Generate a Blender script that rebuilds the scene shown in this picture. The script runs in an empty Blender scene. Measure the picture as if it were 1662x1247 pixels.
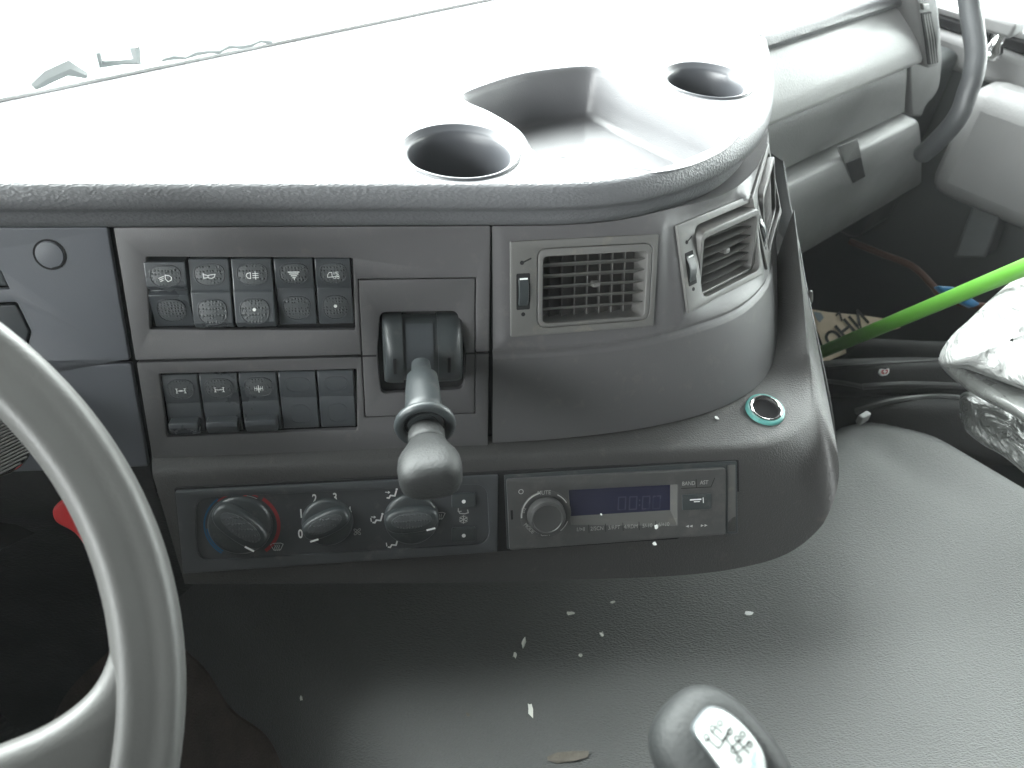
import bpy, bmesh, math, random
from mathutils import Vector as V, Matrix
from mathutils.bvhtree import BVHTree
random.seed(7)
R_ = math.radians
SC = bpy.context.scene
COL = SC.collection

# ---------------------------------------------------------------- camera
PW, PH, PF = 1662.0, 1247.0, 1300.0
p_, y_, r_ = R_(42), R_(10.3), R_(5.2)
fw = V((math.sin(y_) * math.cos(p_), math.cos(y_) * math.cos(p_), -math.sin(p_)))
rt0 = V((math.cos(y_), -math.sin(y_), 0)); up0 = rt0.cross(fw)
CR = rt0 * math.cos(r_) + up0 * math.sin(r_)
CU = -rt0 * math.sin(r_) + up0 * math.cos(r_)
cd = bpy.data.cameras.new('camera'); cam = bpy.data.objects.new('camera', cd); COL.objects.link(cam)
cam.matrix_world = Matrix(((CR.x, CU.x, -fw.x, 0), (CR.y, CU.y, -fw.y, 0), (CR.z, CU.z, -fw.z, 0), (0, 0, 0, 1)))
cd.sensor_width = 36; cd.lens = PF / PW * 36; cd.clip_start = 0.01; cd.clip_end = 500
cd.dof.use_dof = True; cd.dof.focus_distance = 0.66; cd.dof.aperture_fstop = 9.0
SC.camera = cam

# truck axes: the centre console is turned towards the driver, the cab lies 35 degrees round from it
TA = V((math.cos(R_(35)), math.sin(R_(35)), 0)); NA = V((-TA.y, TA.x, 0))
def TF(u, v, z): return TA * u + NA * v + V((0, 0, z))

# ---------------------------------------------------------------- light: daylight through the cab's windows
w = bpy.data.worlds.new('World'); SC.world = w; w.use_nodes = True
nt = w.node_tree; nt.nodes.clear()
def wn(t, **k):
    n = nt.nodes.new(t)
    for a, b in k.items(): setattr(n, a, b)
    return n
def wdot(src, vec):
    n = wn('ShaderNodeVectorMath', operation='DOT_PRODUCT'); nt.links.new(src, n.inputs[0]); n.inputs[1].default_value = vec
    return n.outputs['Value']
def wmap(src, a, b, c=0.0, d=1.0):
    n = wn('ShaderNodeMapRange', interpolation_type='SMOOTHSTEP'); nt.links.new(src, n.inputs['Value'])
    for i, x in zip(('From Min', 'From Max', 'To Min', 'To Max'), (a, b, c, d)): n.inputs[i].default_value = x
    return n.outputs['Result']
def wmath(op, a, b):
    n = wn('ShaderNodeMath', operation=op)
    for i, x in enumerate((a, b)):
        if isinstance(x, (int, float)): n.inputs[i].default_value = x
        else: nt.links.new(x, n.inputs[i])
    return n.outputs[0]
tc = wn('ShaderNodeTexCoord').outputs['Generated']
a_ = wdot(tc, NA); b_ = wdot(tc, TA); z_ = wdot(tc, (0, 0, 1))
band = wmath('MULTIPLY', wmap(z_, -0.12, 0.02), wmap(z_, 0.6, 0.85, 1, 0))
fband = wmath('MULTIPLY', wmap(z_, -0.12, 0.02), wmap(z_, 0.84, 0.95, 1, 0))
front = wmath('MULTIPLY', wmath('MULTIPLY', wmap(a_, 0.32, 0.62), fband), 40.0)
right = wmath('MULTIPLY', wmath('MULTIPLY', wmap(b_, 0.62, 0.85), band), 19.0)
left = wmath('MULTIPLY', wmath('MULTIPLY', wmap(b_, -0.84, -0.95), band), 46.0)
tot = wmath('ADD', wmath('ADD', wmath('MAXIMUM', front, right), left), 0.5)
bg = wn('ShaderNodeBackground'); bg.inputs['Color'].default_value = (0.95, 1.0, 0.99, 1)
nt.links.new(tot, bg.inputs['Strength']); nt.links.new(bg.outputs[0], wn('ShaderNodeOutputWorld').inputs[0])
SC.view_settings.view_transform = 'Standard'; SC.view_settings.look = 'None'
SC.view_settings.exposure = 0; SC.view_settings.gamma = 1; SC.view_settings.use_curve_mapping = False
SC.cycles.max_bounces = 6

# ---------------------------------------------------------------- geometry helpers
def ray(px, py): return (fw + CR * ((px - PW / 2) / PF) - CU * ((py - PH / 2) / PF))
def hz(px, py, z): d = ray(px, py); return d * (z / d.z)
def hp(px, py, o, n): d = ray(px, py); n = V(n); return d * (V(o).dot(n) / d.dot(n))
def at(px, py, dist): return ray(px, py).normalized() * dist
ORG = {}
def tag(o, label=None, cat=None, group=None, kind=None):
    if label: o['label'] = label
    if cat: o['category'] = cat
    if group: o['group'] = group
    if kind: o['kind'] = kind
    return o
def thing(name, label, cat, loc, group=None):
    o = bpy.data.objects.new(name, None); o.empty_display_size = 0.05; COL.objects.link(o)
    o.location = loc; ORG[o] = V(loc); return tag(o, label, cat, group)
def mk(name, vs, fs, mat, parent=None, smooth=True, bevel=0, sub=0, base=None, angle=40, label=None):
    vs = [V(v) for v in vs]
    if parent is not None: org = ORG[parent]
    else:
        org = V(base) if base is not None else V((sum(v.x for v in vs) / len(vs), sum(v.y for v in vs) / len(vs), min(v.z for v in vs)))
    me = bpy.data.meshes.new(name); me.from_pydata([v - org for v in vs], [], fs); me.update()
    bm = bmesh.new(); bm.from_mesh(me)
    bmesh.ops.remove_doubles(bm, verts=bm.verts, dist=1e-6)
    bmesh.ops.recalc_face_normals(bm, faces=bm.faces)
    bm.to_mesh(me); bm.free()
    me.materials.append(mat)
    if smooth:
        me.polygons.foreach_set('use_smooth', [True] * len(me.polygons))
        try: me.set_sharp_from_angle(angle=R_(angle))
        except Exception: pass
    o = bpy.data.objects.new(name, me); COL.objects.link(o)
    if parent is not None: o.parent = parent
    else: o.location = org
    ORG[o] = org
    if bevel:
        b = o.modifiers.new('bevel', 'BEVEL'); b.width = bevel; b.segments = 3; b.limit_method = 'ANGLE'; b.angle_limit = R_(35)
        b.harden_normals = False
        if smooth: me.polygons.foreach_set('use_smooth', [True] * len(me.polygons)); 
    if sub:
        s = o.modifiers.new('sub', 'SUBSURF'); s.levels = sub; s.render_levels = sub
    if label: o['label'] = label
    return o
class G:
    """a bag of shapes that becomes one mesh"""
    def __init__(s): s.v = []; s.f = []
    def add(s, vs, fs):
        k = len(s.v); s.v += [V(v) for v in vs]; s.f += [tuple(i + k for i in f) for f in fs]; return s
    def grid(s, rows, cu=False, cv=False):
        n = len(rows[0]); k = len(s.v)
        for r in rows: s.v += [V(p) for p in r]
        m = len(rows)
        for i in range(m if cv else m - 1):
            for j in range(n if cu else n - 1):
                a = i; b = (i + 1) % m; c = (j + 1) % n
                s.f.append((k + a * n + j, k + a * n + c, k + b * n + c, k + b * n + j))
        return s
    def tube(s, pts, r, n=12, cap=True, up=None):
        pts = [V(p) for p in pts]; rows = []
        rs = r if isinstance(r, (list, tuple)) else [r] * len(pts)
        last = None
        for i, p in enumerate(pts):
            t = (pts[min(i + 1, len(pts) - 1)] - pts[max(i - 1, 0)]).normalized()
            a = V(up) if up is not None else (last if last is not None else (V((0, 0, 1)) if abs(t.z) < .9 else V((1, 0, 0))))
            a = (a - t * a.dot(t)).normalized(); b = t.cross(a); last = a
            rr = rs[i]; ra, rb = rr if isinstance(rr, (list, tuple)) else (rr, rr)
            rows.append([p + a * (math.cos(2 * math.pi * k / n) * ra) + b * (math.sin(2 * math.pi * k / n) * rb) for k in range(n)])
        k0 = len(s.v); s.grid(rows, cu=True)
        if cap:
            s.f.append(tuple(k0 + j for j in range(n))[::-1]); s.f.append(tuple(k0 + (len(rows) - 1) * n + j for j in range(n)))
        return s
    def box(s, M, x0, x1, y0, y1, z0, z1):
        vs = [M @ V((x, y, z)) for z in (z0, z1) for y in (y0, y1) for x in (x0, x1)]
        return s.add(vs, [(0, 2, 3, 1), (4, 5, 7, 6), (0, 1, 5, 4), (2, 6, 7, 3), (0, 4, 6, 2), (1, 3, 7, 5)])
    def mk(s, name, mat, parent=None, **k): return mk(name, s.v, s.f, mat, parent, **k)
def catmull(pts, n=8, closed=False):
    pts = [V(p) for p in pts]; out = []; m = len(pts)
    for i in range(m if closed else m - 1):
        g = lambda j: pts[j % m] if closed else pts[max(0, min(m - 1, j))]
        p0, p1, p2, p3 = g(i - 1), g(i), g(i + 1), g(i + 2)
        for k in range(n):
            t = k / n
            out.append(0.5 * ((2 * p1) + (p2 - p0) * t + (2 * p0 - 5 * p1 + 4 * p2 - p3) * t * t + (3 * p1 - p0 - 3 * p2 + p3) * t ** 3))
    if not closed: out.append(pts[-1])
    return out
class Pl:
    """a flat working surface: origin, right, up and outward axes"""
    def __init__(s, o, n, x=(1, 0, 0)):
        s.o = V(o); s.Z = V(n).normalized(); x = V(x); s.X = (x - s.Z * x.dot(s.Z)).normalized(); s.Y = s.Z.cross(s.X)
    @property
    def M(s): return Matrix(((s.X.x, s.Y.x, s.Z.x, s.o.x), (s.X.y, s.Y.y, s.Z.y, s.o.y), (s.X.z, s.Y.z, s.Z.z, s.o.z), (0, 0, 0, 1)))
    def uv(s, px, py, w=0):
        d = hp(px, py, s.o + s.Z * w, s.Z) - s.o; return (d.dot(s.X), d.dot(s.Y))
    def uvs(s, pts, w=0): return [s.uv(*p, w) for p in pts]
    def P(s, u, v, w=0): return s.o + s.X * u + s.Y * v + s.Z * w
def quad(C, w=0):
    """plane through four picture corners lying on a real surface (TL, TR, BR, BL points in space)"""
    c = sum(C, V()) / 4; x = ((C[1] - C[0]) + (C[2] - C[3])); y = ((C[0] - C[3]) + (C[1] - C[2])); n = x.cross(y)
    return Pl(c, n, x), x.length / 2, y.length / 2
def rrect(x0, x1, y0, y1, r=0.002, n=5):
    out = []
    for cx, cy, a in ((x1 - r, y1 - r, 0), (x0 + r, y1 - r, 90), (x0 + r, y0 + r, 180), (x1 - r, y0 + r, 270)):
        for k in range(n + 1):
            t = R_(a + 90 * k / n); out.append((cx + r * math.cos(t), cy + r * math.sin(t)))
    return out
def rpoly(pts, r, n=5):
    out = []; m = len(pts)
    for i in range(m):
        p = V(pts[i]).to_2d(); a = (V(pts[i - 1]).to_2d() - p); b = (V(pts[(i + 1) % m]).to_2d() - p)
        d = min(r, a.length * .49, b.length * .49); A = p + a.normalized() * d; B = p + b.normalized() * d
        for k in range(n + 1):
            t = k / n; q = A * (1 - t) ** 2 + p * 2 * t * (1 - t) + B * t * t; out.append((q.x, q.y))
    return out
def ell(cx, cy, rx, ry=None, n=32, rot=0):
    ry = rx if ry is None else ry; c, s = math.cos(rot), math.sin(rot)
    return [(cx + rx * math.cos(2 * math.pi * k / n) * c - ry * math.sin(2 * math.pi * k / n) * s,
             cy + rx * math.cos(2 * math.pi * k / n) * s + ry * math.sin(2 * math.pi * k / n) * c) for k in range(n)]
def curve_mesh(cu, M):
    o = bpy.data.objects.new('tmp', cu); COL.objects.link(o); bpy.context.view_layer.update()
    me = bpy.data.meshes.new_from_object(o.evaluated_get(bpy.context.evaluated_depsgraph_get()))
    vs = [M @ v.co for v in me.vertices]; fs = [tuple(p.vertices) for p in me.polygons]
    bpy.data.objects.remove(o); bpy.data.curves.remove(cu); bpy.data.meshes.remove(me); return vs, fs
def sheet(pl, loops, w0, w1, bev=0.0):
    """2D outlines with holes -> a plate from height w0 to w1 above the plane"""
    cu = bpy.data.curves.new('c', 'CURVE'); cu.dimensions = '2D'; cu.fill_mode = 'BOTH'
    for lp in loops:
        s = cu.splines.new('POLY'); s.points.add(len(lp) - 1)
        for i, p in enumerate(lp): s.points[i].co = (p[0], p[1], 0, 1)
        s.use_cyclic_u = True
    h = (w1 - w0) / 2; cu.extrude = max(h - bev, 0); cu.bevel_depth = bev; cu.bevel_resolution = 2; cu.offset = -bev
    return curve_mesh(cu, pl.M @ Matrix.Translation((0, 0, (w0 + w1) / 2)))
def plate(name, pl, loops, w0, w1, mat, parent=None, bev=0.0, **k):
    vs, fs = sheet(pl, loops, w0, w1, bev); return mk(name, vs, fs, mat, parent, angle=50, **k)
def textg(s, pl, u, v, size, rot=0, w=0.0004, sx=1.0, font_off=0.0):
    cu = bpy.data.curves.new('t', 'FONT'); cu.body = s; cu.size = size; cu.align_x = 'CENTER'; cu.align_y = 'CENTER'; cu.extrude = 0.0001; cu.offset = font_off
    return curve_mesh(cu, pl.M @ Matrix.Translation((u, v, w)) @ Matrix.Rotation(rot, 4, 'Z') @ Matrix.Diagonal((sx, 1, 1, 1)))
def ribbon(g, pl, pts, wd, w=0.0004, closed=False):
    if closed: pts = list(pts) + [pts[0]]
    for a, b in zip(pts, pts[1:]):
        a = V((a[0], a[1])); b = V((b[0], b[1])); d = b - a
        if d.length < 1e-7: continue
        d.normalize(); n = V((-d.y, d.x)) * wd / 2; e = d * wd * .3
        q = [a - e + n, a - e - n, b + e - n, b + e + n]
        g.add([pl.P(p.x, p.y, w) for p in q], [(0, 1, 2, 3)])
    return g
def bvh(g): return BVHTree.FromPolygons([tuple(v) for v in g.v], g.f)
def cast(tree, px, py):
    h = tree.ray_cast(V((0, 0, 0)), ray(px, py).normalized()); return h[0], h[1]

# ---------------------------------------------------------------- materials
def mat(name, col, rough=0.5, spec=0.5, bump=None, metal=0, vary=0.15, vscale=12, rvar=0.1, emit=None, coat=0, trans=0, dirt=None):
    m = bpy.data.materials.new(name); m.use_nodes = True; t = m.node_tree; N = t.nodes; L = t.links
    b = N['Principled BSDF']; b.inputs['Roughness'].default_value = rough; b.inputs['Specular IOR Level'].default_value = spec
    b.inputs['Metallic'].default_value = metal; b.inputs['Coat Weight'].default_value = coat; b.inputs['Transmission Weight'].default_value = trans
    c = (*col, 1); tcn = N.new('ShaderNodeTexCoord')
    nz = N.new('ShaderNodeTexNoise'); nz.inputs['Scale'].default_value = vscale; nz.inputs['Detail'].default_value = 6; nz.inputs['Roughness'].default_value = .65
    L.new(tcn.outputs['Object'], nz.inputs['Vector'])
    mx = N.new('ShaderNodeMix'); mx.data_type = 'RGBA'
    mx.inputs[6].default_value = tuple(x * (1 - vary) for x in col) + (1,); mx.inputs[7].default_value = tuple(x * (1 + vary) for x in col) + (1,)
    L.new(nz.outputs['Fac'], mx.inputs[0]); src = mx.outputs[2]
    if dirt:
        dc, dsc, lo, hi, amt = dirt
        n2 = N.new('ShaderNodeTexNoise'); n2.inputs['Scale'].default_value = dsc; n2.inputs['Detail'].default_value = 9; n2.inputs['Roughness'].default_value = .7
        L.new(tcn.outputs['Object'], n2.inputs['Vector'])
        mr = N.new('ShaderNodeMapRange'); mr.inputs['From Min'].default_value = lo; mr.inputs['From Max'].default_value = hi; mr.inputs['To Max'].default_value = amt
        L.new(n2.outputs['Fac'], mr.inputs['Value'])
        m2 = N.new('ShaderNodeMix'); m2.data_type = 'RGBA'; m2.inputs[7].default_value = (*dc, 1)
        L.new(mr.outputs[0], m2.inputs[0]); L.new(src, m2.inputs[6]); src = m2.outputs[2]
    L.new(src, b.inputs['Base Color'])
    rm = N.new('ShaderNodeMapRange'); rm.inputs['From Min'].default_value = .3; rm.inputs['From Max'].default_value = .7
    rm.inputs['To Min'].default_value = max(rough - rvar, .02); rm.inputs['To Max'].default_value = min(rough + rvar, 1)
    L.new(nz.outputs['Fac'], rm.inputs['Value']); L.new(rm.outputs[0], b.inputs['Roughness'])
    if bump:
        kind, scale, dist = bump
        if kind == 'noise':
            x = N.new('ShaderNodeTexNoise'); x.inputs['Scale'].default_value = scale; x.inputs['Detail'].default_value = 3; out = x.outputs['Fac']
            L.new(tcn.outputs['Object'], x.inputs['Vector'])
        elif kind == 'leather':
            wv = N.new('ShaderNodeTexNoise'); wv.inputs['Scale'].default_value = scale * .35; L.new(tcn.outputs['Object'], wv.inputs['Vector'])
            ad = N.new('ShaderNodeVectorMath'); ad.operation = 'MULTIPLY_ADD'; L.new(wv.outputs['Color'], ad.inputs[0])
            ad.inputs[1].default_value = (1.6 / scale,) * 3; L.new(tcn.outputs['Object'], ad.inputs[2])
            mp = N.new('ShaderNodeMapping'); mp.inputs['Rotation'].default_value = (0, 0, .7); mp.inputs['Scale'].default_value = (.55, 1.5, 1); L.new(ad.outputs[0], mp.inputs['Vector'])
            x = N.new('ShaderNodeTexVoronoi'); x.inputs['Scale'].default_value = scale; L.new(mp.outputs[0], x.inputs['Vector']); out = x.outputs['Distance']
        elif kind == 'dots':
            x = N.new('ShaderNodeTexVoronoi'); x.inputs['Scale'].default_value = scale; x.inputs['Randomness'].default_value = .35
            L.new(tcn.outputs['Object'], x.inputs['Vector']); rr = N.new('ShaderNodeMapRange'); rr.inputs['From Min'].default_value = .1; rr.inputs['From Max'].default_value = .45
            rr.inputs['To Min'].default_value = 1; rr.inputs['To Max'].default_value = 0; L.new(x.outputs['Distance'], rr.inputs['Value']); out = rr.outputs[0]
        elif kind == 'wrinkle':
            x = N.new('ShaderNodeTexNoise'); x.inputs['Scale'].default_value = scale; x.inputs['Detail'].default_value = 5; x.inputs['Distortion'].default_value = 1.5; out = x.outputs['Fac']
            mp = N.new('ShaderNodeMapping'); mp.inputs['Scale'].default_value = (1, .35, 1); mp.inputs['Rotation'].default_value = (0, 0, .5)
            L.new(tcn.outputs['Object'], mp.inputs['Vector']); L.new(mp.outputs[0], x.inputs['Vector'])
        bp = N.new('ShaderNodeBump'); bp.inputs['Strength'].default_value = 1; bp.inputs['Distance'].default_value = dist
        L.new(out, bp.inputs['Height']); L.new(bp.outputs[0], b.inputs['Normal'])
    if emit: b.inputs['Emission Color'].default_value = (*emit[0], 1); b.inputs['Emission Strength'].default_value = emit[1]
    return m
DUST = ((.16, .15, .135), 60, .56, .8, .35)
M_top = mat('dash_soft_skin', (.085, .087, .092), .46, .5, ('leather', 520, .00035), rvar=.05)
M_fas = mat('fascia_satin_plastic', (.068, .066, .069), .46, .5, ('noise', 1500, .00012), rvar=.05, dirt=DUST)
M_fasl = mat('fascia_blue_grey', (.080, .085, .098), .46, .5, ('noise', 1500, .00015), rvar=.05)
M_con = mat('console_grained', (.029, .0285, .028), .45, .5, ('noise', 750, .0007), rvar=.06, dirt=((.15, .135, .115), 45, .58, .85, .4))
M_blk = mat('black_plastic', (.026, .031, .033), .42, .5, ('noise', 1200, .00012), dirt=DUST)
M_sw = mat('switch_plastic', (.042, .047, .052), .29, .5, ('noise', 1800, .00008), rvar=.04)
M_pad = mat('switch_dotted_pad', (.05, .055, .058), .42, .5, ('dots', 430, .0006))
M_gap = mat('dark_gap', (.012, .012, .013), .8, .2)
M_vent = mat('vent_grey_plastic', (.085, .084, .081), .45, .5, ('noise', 1400, .00012), dirt=((.22, .19, .15), 70, .55, .8, .45))
M_clim = mat('climate_face', (.040, .043, .047), .42, .5, ('noise', 1500, .0001), dirt=DUST)
M_rad = mat('radio_face', (.045, .045, .045), .45, .5, ('noise', 1200, .0001), dirt=((.14, .13, .12), 50, .5, .8, .35))
M_wht = mat('white_print', (.72, .73, .72), .5, .3, vary=.05)
M_gry = mat('faded_print', (.38, .38, .37), .5, .3, vary=.1)
M_red = mat('red_print', (.26, .035, .04), .5, .3)
M_blu = mat('blue_print', (.02, .09, .18), .5, .3)
M_lcd = mat('radio_display', (.014, .015, .036), .12, .5, vary=.25, vscale=50, rvar=.03)
M_dig = mat('display_digits', (.028, .030, .06), .3, .3)
M_whl = mat('steering_foam', (.052, .052, .050), .5, .5, ('noise', 480, .0002), rvar=.04)
M_eng = mat('engine_cover_vinyl', (.078, .080, .079), .6, .32, ('leather', 600, .0007), rvar=.08, dirt=((.15, .145, .13), 9, .6, .85, .35))
M_dust = mat('dusty_carpet', (.085, .068, .060), .9, .2, ('noise', 400, .002), vary=.5, vscale=30)
M_glv = mat('glovebox_grained', (.12, .12, .12), .5, .5, ('noise', 420, .0005))
M_door = mat('door_plastic', (.17, .17, .17), .55, .5, ('noise', 300, .0004))
M_ddk = mat('door_dark', (.05, .055, .056), .6, .4, ('noise', 300, .0004))
M_grn = mat('green_tube', (.055, .17, .02), .42, .5, vary=.08)
M_chr = mat('chrome', (.8, .8, .8), .12, .5, metal=1, vary=.05)
M_teal = mat('teal_ring', (.09, .27, .25), .25, .6, vary=.1)
M_wrap = mat('white_film', (.21, .215, .21), .5, .35, ('wrinkle', 32, .014), vary=.08)
M_wrapd = mat('dark_film', (.04, .042, .04), .3, .6, ('wrinkle', 34, .012), vary=.8, vscale=16)
M_cloth = mat('black_cloth', (.008, .0085, .0085), .85, .3, ('noise', 700, .0006))
M_paper = mat('printed_paper', (.55, .45, .34), .8, .2, vary=.3, vscale=22)
M_ink = mat('dark_ink', (.02, .02, .02), .7, .2)
M_redt = mat('red_plastic', (.75, .03, .035), .4, .5, vary=.06)
M_silver = mat('silver_plate', (.56, .60, .58), .32, .5, metal=.55, vary=.06, rvar=.04)
M_knob = mat('shift_knob_leather', (.010, .011, .011), .55, .2, ('noise', 420, .0004))
M_snow = mat('snowy_yard', (.85, .87, .88), .8, .2, ('noise', 3, .05), vary=.05)
M_brn = mat('brown_cable', (.06, .03, .02), .6, .3)
M_bpl = mat('blue_plastic', (.02, .14, .30), .4, .5)
M_flake = mat('pale_flake', (.62, .62, .58), .8, .2)
M_scuff = mat('dust_smear', (.11, .10, .085), .9, .2, vary=.4, vscale=200)

# ================================================================ SETTING
g = G(); g.box(Matrix(), -60, 60, -60, 60, -2.62, -2.6)
tag(g.mk('ground', M_snow, smooth=False), 'overexposed snowy yard outside the windscreen', None, None, 'structure')
g = G(); Mt = Matrix(((TA.x, NA.x, 0, 0), (TA.y, NA.y, 0, 0), (0, 0, 1, 0), (0, 0, 0, 1)))
g.box(Mt, -.75, 1.66, -1.3, .82, -1.34, -1.30)
tag(g.mk('cab_floor', mat('floor_rubber', (.02, .021, .02), .8, .3, ('noise', 200, .002)), smooth=False), None, None, None, 'structure')
g = G(); g.box(Mt, -.80, 1.70, -1.34, -1.30, -1.34, 1.0); g.box(Mt, -.84, -.80, -1.34, .8, -1.34, -.14)  # unseen driver-side wall, carried above the window sill to shade the lower fascia
g.box(Mt, -.80, 1.70, -1.30, .50, .30, .34)
tag(g.mk('cab_wall', mat('cab_trim_cloth', (.020, .020, .019), .9, .2, ('noise', 200, .001)), smooth=False), None, None, None, 'structure')
g = G(); g.box(Mt, -.75, 1.66, .75, .80, -1.3, -.30)
tag(g.mk('bulkhead', mat('firewall_felt', (.018, .02, .02), .9, .2, ('noise', 60, .006)), smooth=False), None, None, None, 'structure')

# thin volume added to lift the blacks the way lens glare does
hm_ = bpy.data.materials.new('glare_volume'); hm_.use_nodes = True; ht = hm_.node_tree; ht.nodes.clear()
pvn = ht.nodes.new('ShaderNodeVolumePrincipled'); pvn.inputs['Color'].default_value = (.95, .96, .96, 1); pvn.inputs['Density'].default_value = .0038
ho_ = ht.nodes.new('ShaderNodeOutputMaterial'); ht.links.new(pvn.outputs[0], ho_.inputs['Volume'])
g = G(); g.box(Matrix(), -63, 63, -63, 63, -3.7, 1.6)
tag(g.mk('glare_veil', hm_, smooth=False, base=(0, 0, -3.7)), None, None, None, 'stuff')

# ================================================================ DASHBOARD
dash = thing('dashboard', 'dark grey truck dashboard with cup holders, switches and round console corner', 'dashboard', (0.05, .62, -1.3))
ZT = -.277
lip = [(-.80, .510), (-.5, .510), (-.2, .510), (.0, .5105), (.09, .5105), (.14, .5135), (.185, .526), (.232, .553), (.277, .589), (.321, .645), (.361, .732), (.392, .834)]
lip = catmull([V((x, y, 0)) for x, y in lip], 10)
def offs(path, d):
    out = []
    for i, p in enumerate(path):
        t = (path[min(i + 1, len(path) - 1)] - path[max(i - 1, 0)]).normalized(); out.append(p + V((t.y, -t.x, 0)) * d)
    return out
prof = [(-.006, -.2770), (-.0045, -.2771), (-.0030, -.2775), (-.0012, -.2788), (.0006, -.2815), (.0022, -.286), (.0028, -.2905), (.0018, -.2940), (-.0012, -.2965), (-.0032, -.2995), (-.0042, -.305), (-.0055, -.311), (-.012, -.316), (-.03, -.316)]
def lsc(p): t = max(0, min(1, (p.x - .13) / .16)); return 1 + .30 * t * t * (3 - 2 * t)
rows = [[b.lerp(a, lsc(b)) + V((0, 0, ZT + (z - ZT) * lsc(b))) for a, b in zip(offs(lip, s), lip)] for s, z in prof]
G().grid(rows).mk('padded_lip', M_top, dash, angle=60)
inner = [b.lerp(a, lsc(b)) for a, b in zip(offs(lip, -.006), lip)]
# tray outline and cup holders, measured on the dash top
tray0 = [(752, 152), (800, 133), (850, 119), (905, 111), (960, 108), (1003, 122), (1045, 143), (1110, 172), (1185, 205), (1196, 222), (1170, 247), (1110, 272), (1020, 284), (930, 280), (868, 248), (842, 212), (795, 182), (757, 165)]
tray = catmull([hz(x, y, ZT) for x, y in tray0], 6, closed=True)
cc = sum(tray, V()) / len(tray)
def inset(loop, d, dz):
    out = []; m = len(loop); s = 1 if sum(loop[i].x * loop[(i + 1) % m].y - loop[(i + 1) % m].x * loop[i].y for i in range(m)) > 0 else -1
    for i, p in enumerate(loop):
        t = (loop[(i + 2) % m] - loop[i - 2]).normalized(); out.append(p + V((-t.y, t.x, 0)) * d * s + V((0, 0, dz)))
    return out
holes = [[(p.x, p.y) for p in tray]]
CUPS = [((.0465, .5645), .0465, .0385), ((.2865, .7120), .0435, .0350)]
for c, ro, ri in CUPS: holes.append(ell(c[0], c[1], ro - .003, n=48))
top_out = [(p.x, p.y) for p in inner]
q = [TF(.802, .4885, 0), TF(1.34, .4885, 0), TF(1.34, .70, 0), TF(-.60, .70, 0)]
top_out += [(q[0].x, q[0].y), (q[1].x, q[1].y), (q[2].x, q[2].y), (q[3].x, q[3].y)]
plane_top = Pl((0, 0, ZT), (0, 0, 1))
plate('top_panel', plane_top, [top_out] + holes, -.0002, 0, M_top, dash)
rows = [inset(tray, d, z) for d, z in ((0, 0), (.0015, -.0008), (.003, -.003), (.0045, -.007), (.009, -.026), (.0125, -.038), (.0150, -.0415), (.019, -.0432))]
g = G().grid(rows, cu=True); lastr = rows[-1]; k = len(g.v); c3 = sum(lastr, V()) / len(lastr)
g.v += lastr + [c3]; m = len(lastr)
g.f += [(k + i, k + (i + 1) % m, k + m) for i in range(m)]
g.mk('storage_tray', mat('tray_skin', (.1, .1, .105), .4, .5, ('noise', 900, .00018), rvar=.03), dash, angle=75)
for i, (c, ro, ri) in enumerate(CUPS):
    prof2 = [(ro, -.0005), (ro - .0004, .0012), (ro - .0015, .0018), (ro - .003, .0012), (ro - .0042, -.001), (ri + .0015, -.0015), (ri, -.004), (ri - .001, -.012), (ri - .003, -.05), (ri - .0035, -.066), (ri - .008, -.070), (.0001, -.070)]
    rows = [[V((c[0] + r * math.cos(a), c[1] + r * math.sin(a), ZT + z)) for a in [2 * math.pi * k / 56 for k in range(56)]] for r, z in prof2]
    G().grid(rows, cu=True).mk('cup_holder', mat('cup_liner', (.05, .052, .058), .4, .5), dash, angle=60, label=('front round cup holder beside the tray' if i == 0 else 'rear round cup holder near the right edge'))
# underside so that no light leaks through
g = G(); g.box(Matrix(), -.8, .30, .56, .70, -.45, -.40); g.box(Mt, -.6, 1.34, .60, .68, -.62, -.36); g.mk('inner_structure', M_gap, dash, smooth=False)

# ---- curved right-hand fascia
FT = [(.068, .5155, -.313), (.115, .516, -.313), (.165, .523, -.313), (.218, .543, -.313), (.265, .571, -.318), (.304, .610, -.321), (.334, .655, -.322), (.355, .700, -.321), (.370, .75, -.320)]
FB = [(.071, .4560, -.483), (.130, .4580, -.483), (.200, .4660, -.483), (.258, .4800, -.483), (.306, .5020, -.483), (.341, .5330, -.483), (.363, .5730, -.474), (.372, .620, -.455), (.378, .69, -.44)]
ct, cb = catmull(FT, 34), catmull(FB, 34)
gz = .545
fr = sorted(set([i / 52 for i in range(53)] + [gz - .022, gz - .010, gz - .004, gz + .004, gz + .010, gz + .022]))
rows = []
for f in fr:
    row = []
    for i, (a, b) in enumerate(zip(ct, cb)):
        p = a.lerp(b, f); t = (ct[min(i + 1, len(ct) - 1)] - ct[max(i - 1, 0)]).normalized(); n = V((t.y, -t.x, 0))
        bulge = .0035 * math.sin(math.pi * f); d = abs(f - gz)
        p += n * (bulge - (.0032 if d < .006 else (.0012 if d < .013 else 0)))
        row.append(p)
    rows.append(row)
FG = G().grid(rows); FTREE = bvh(FG)
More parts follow.
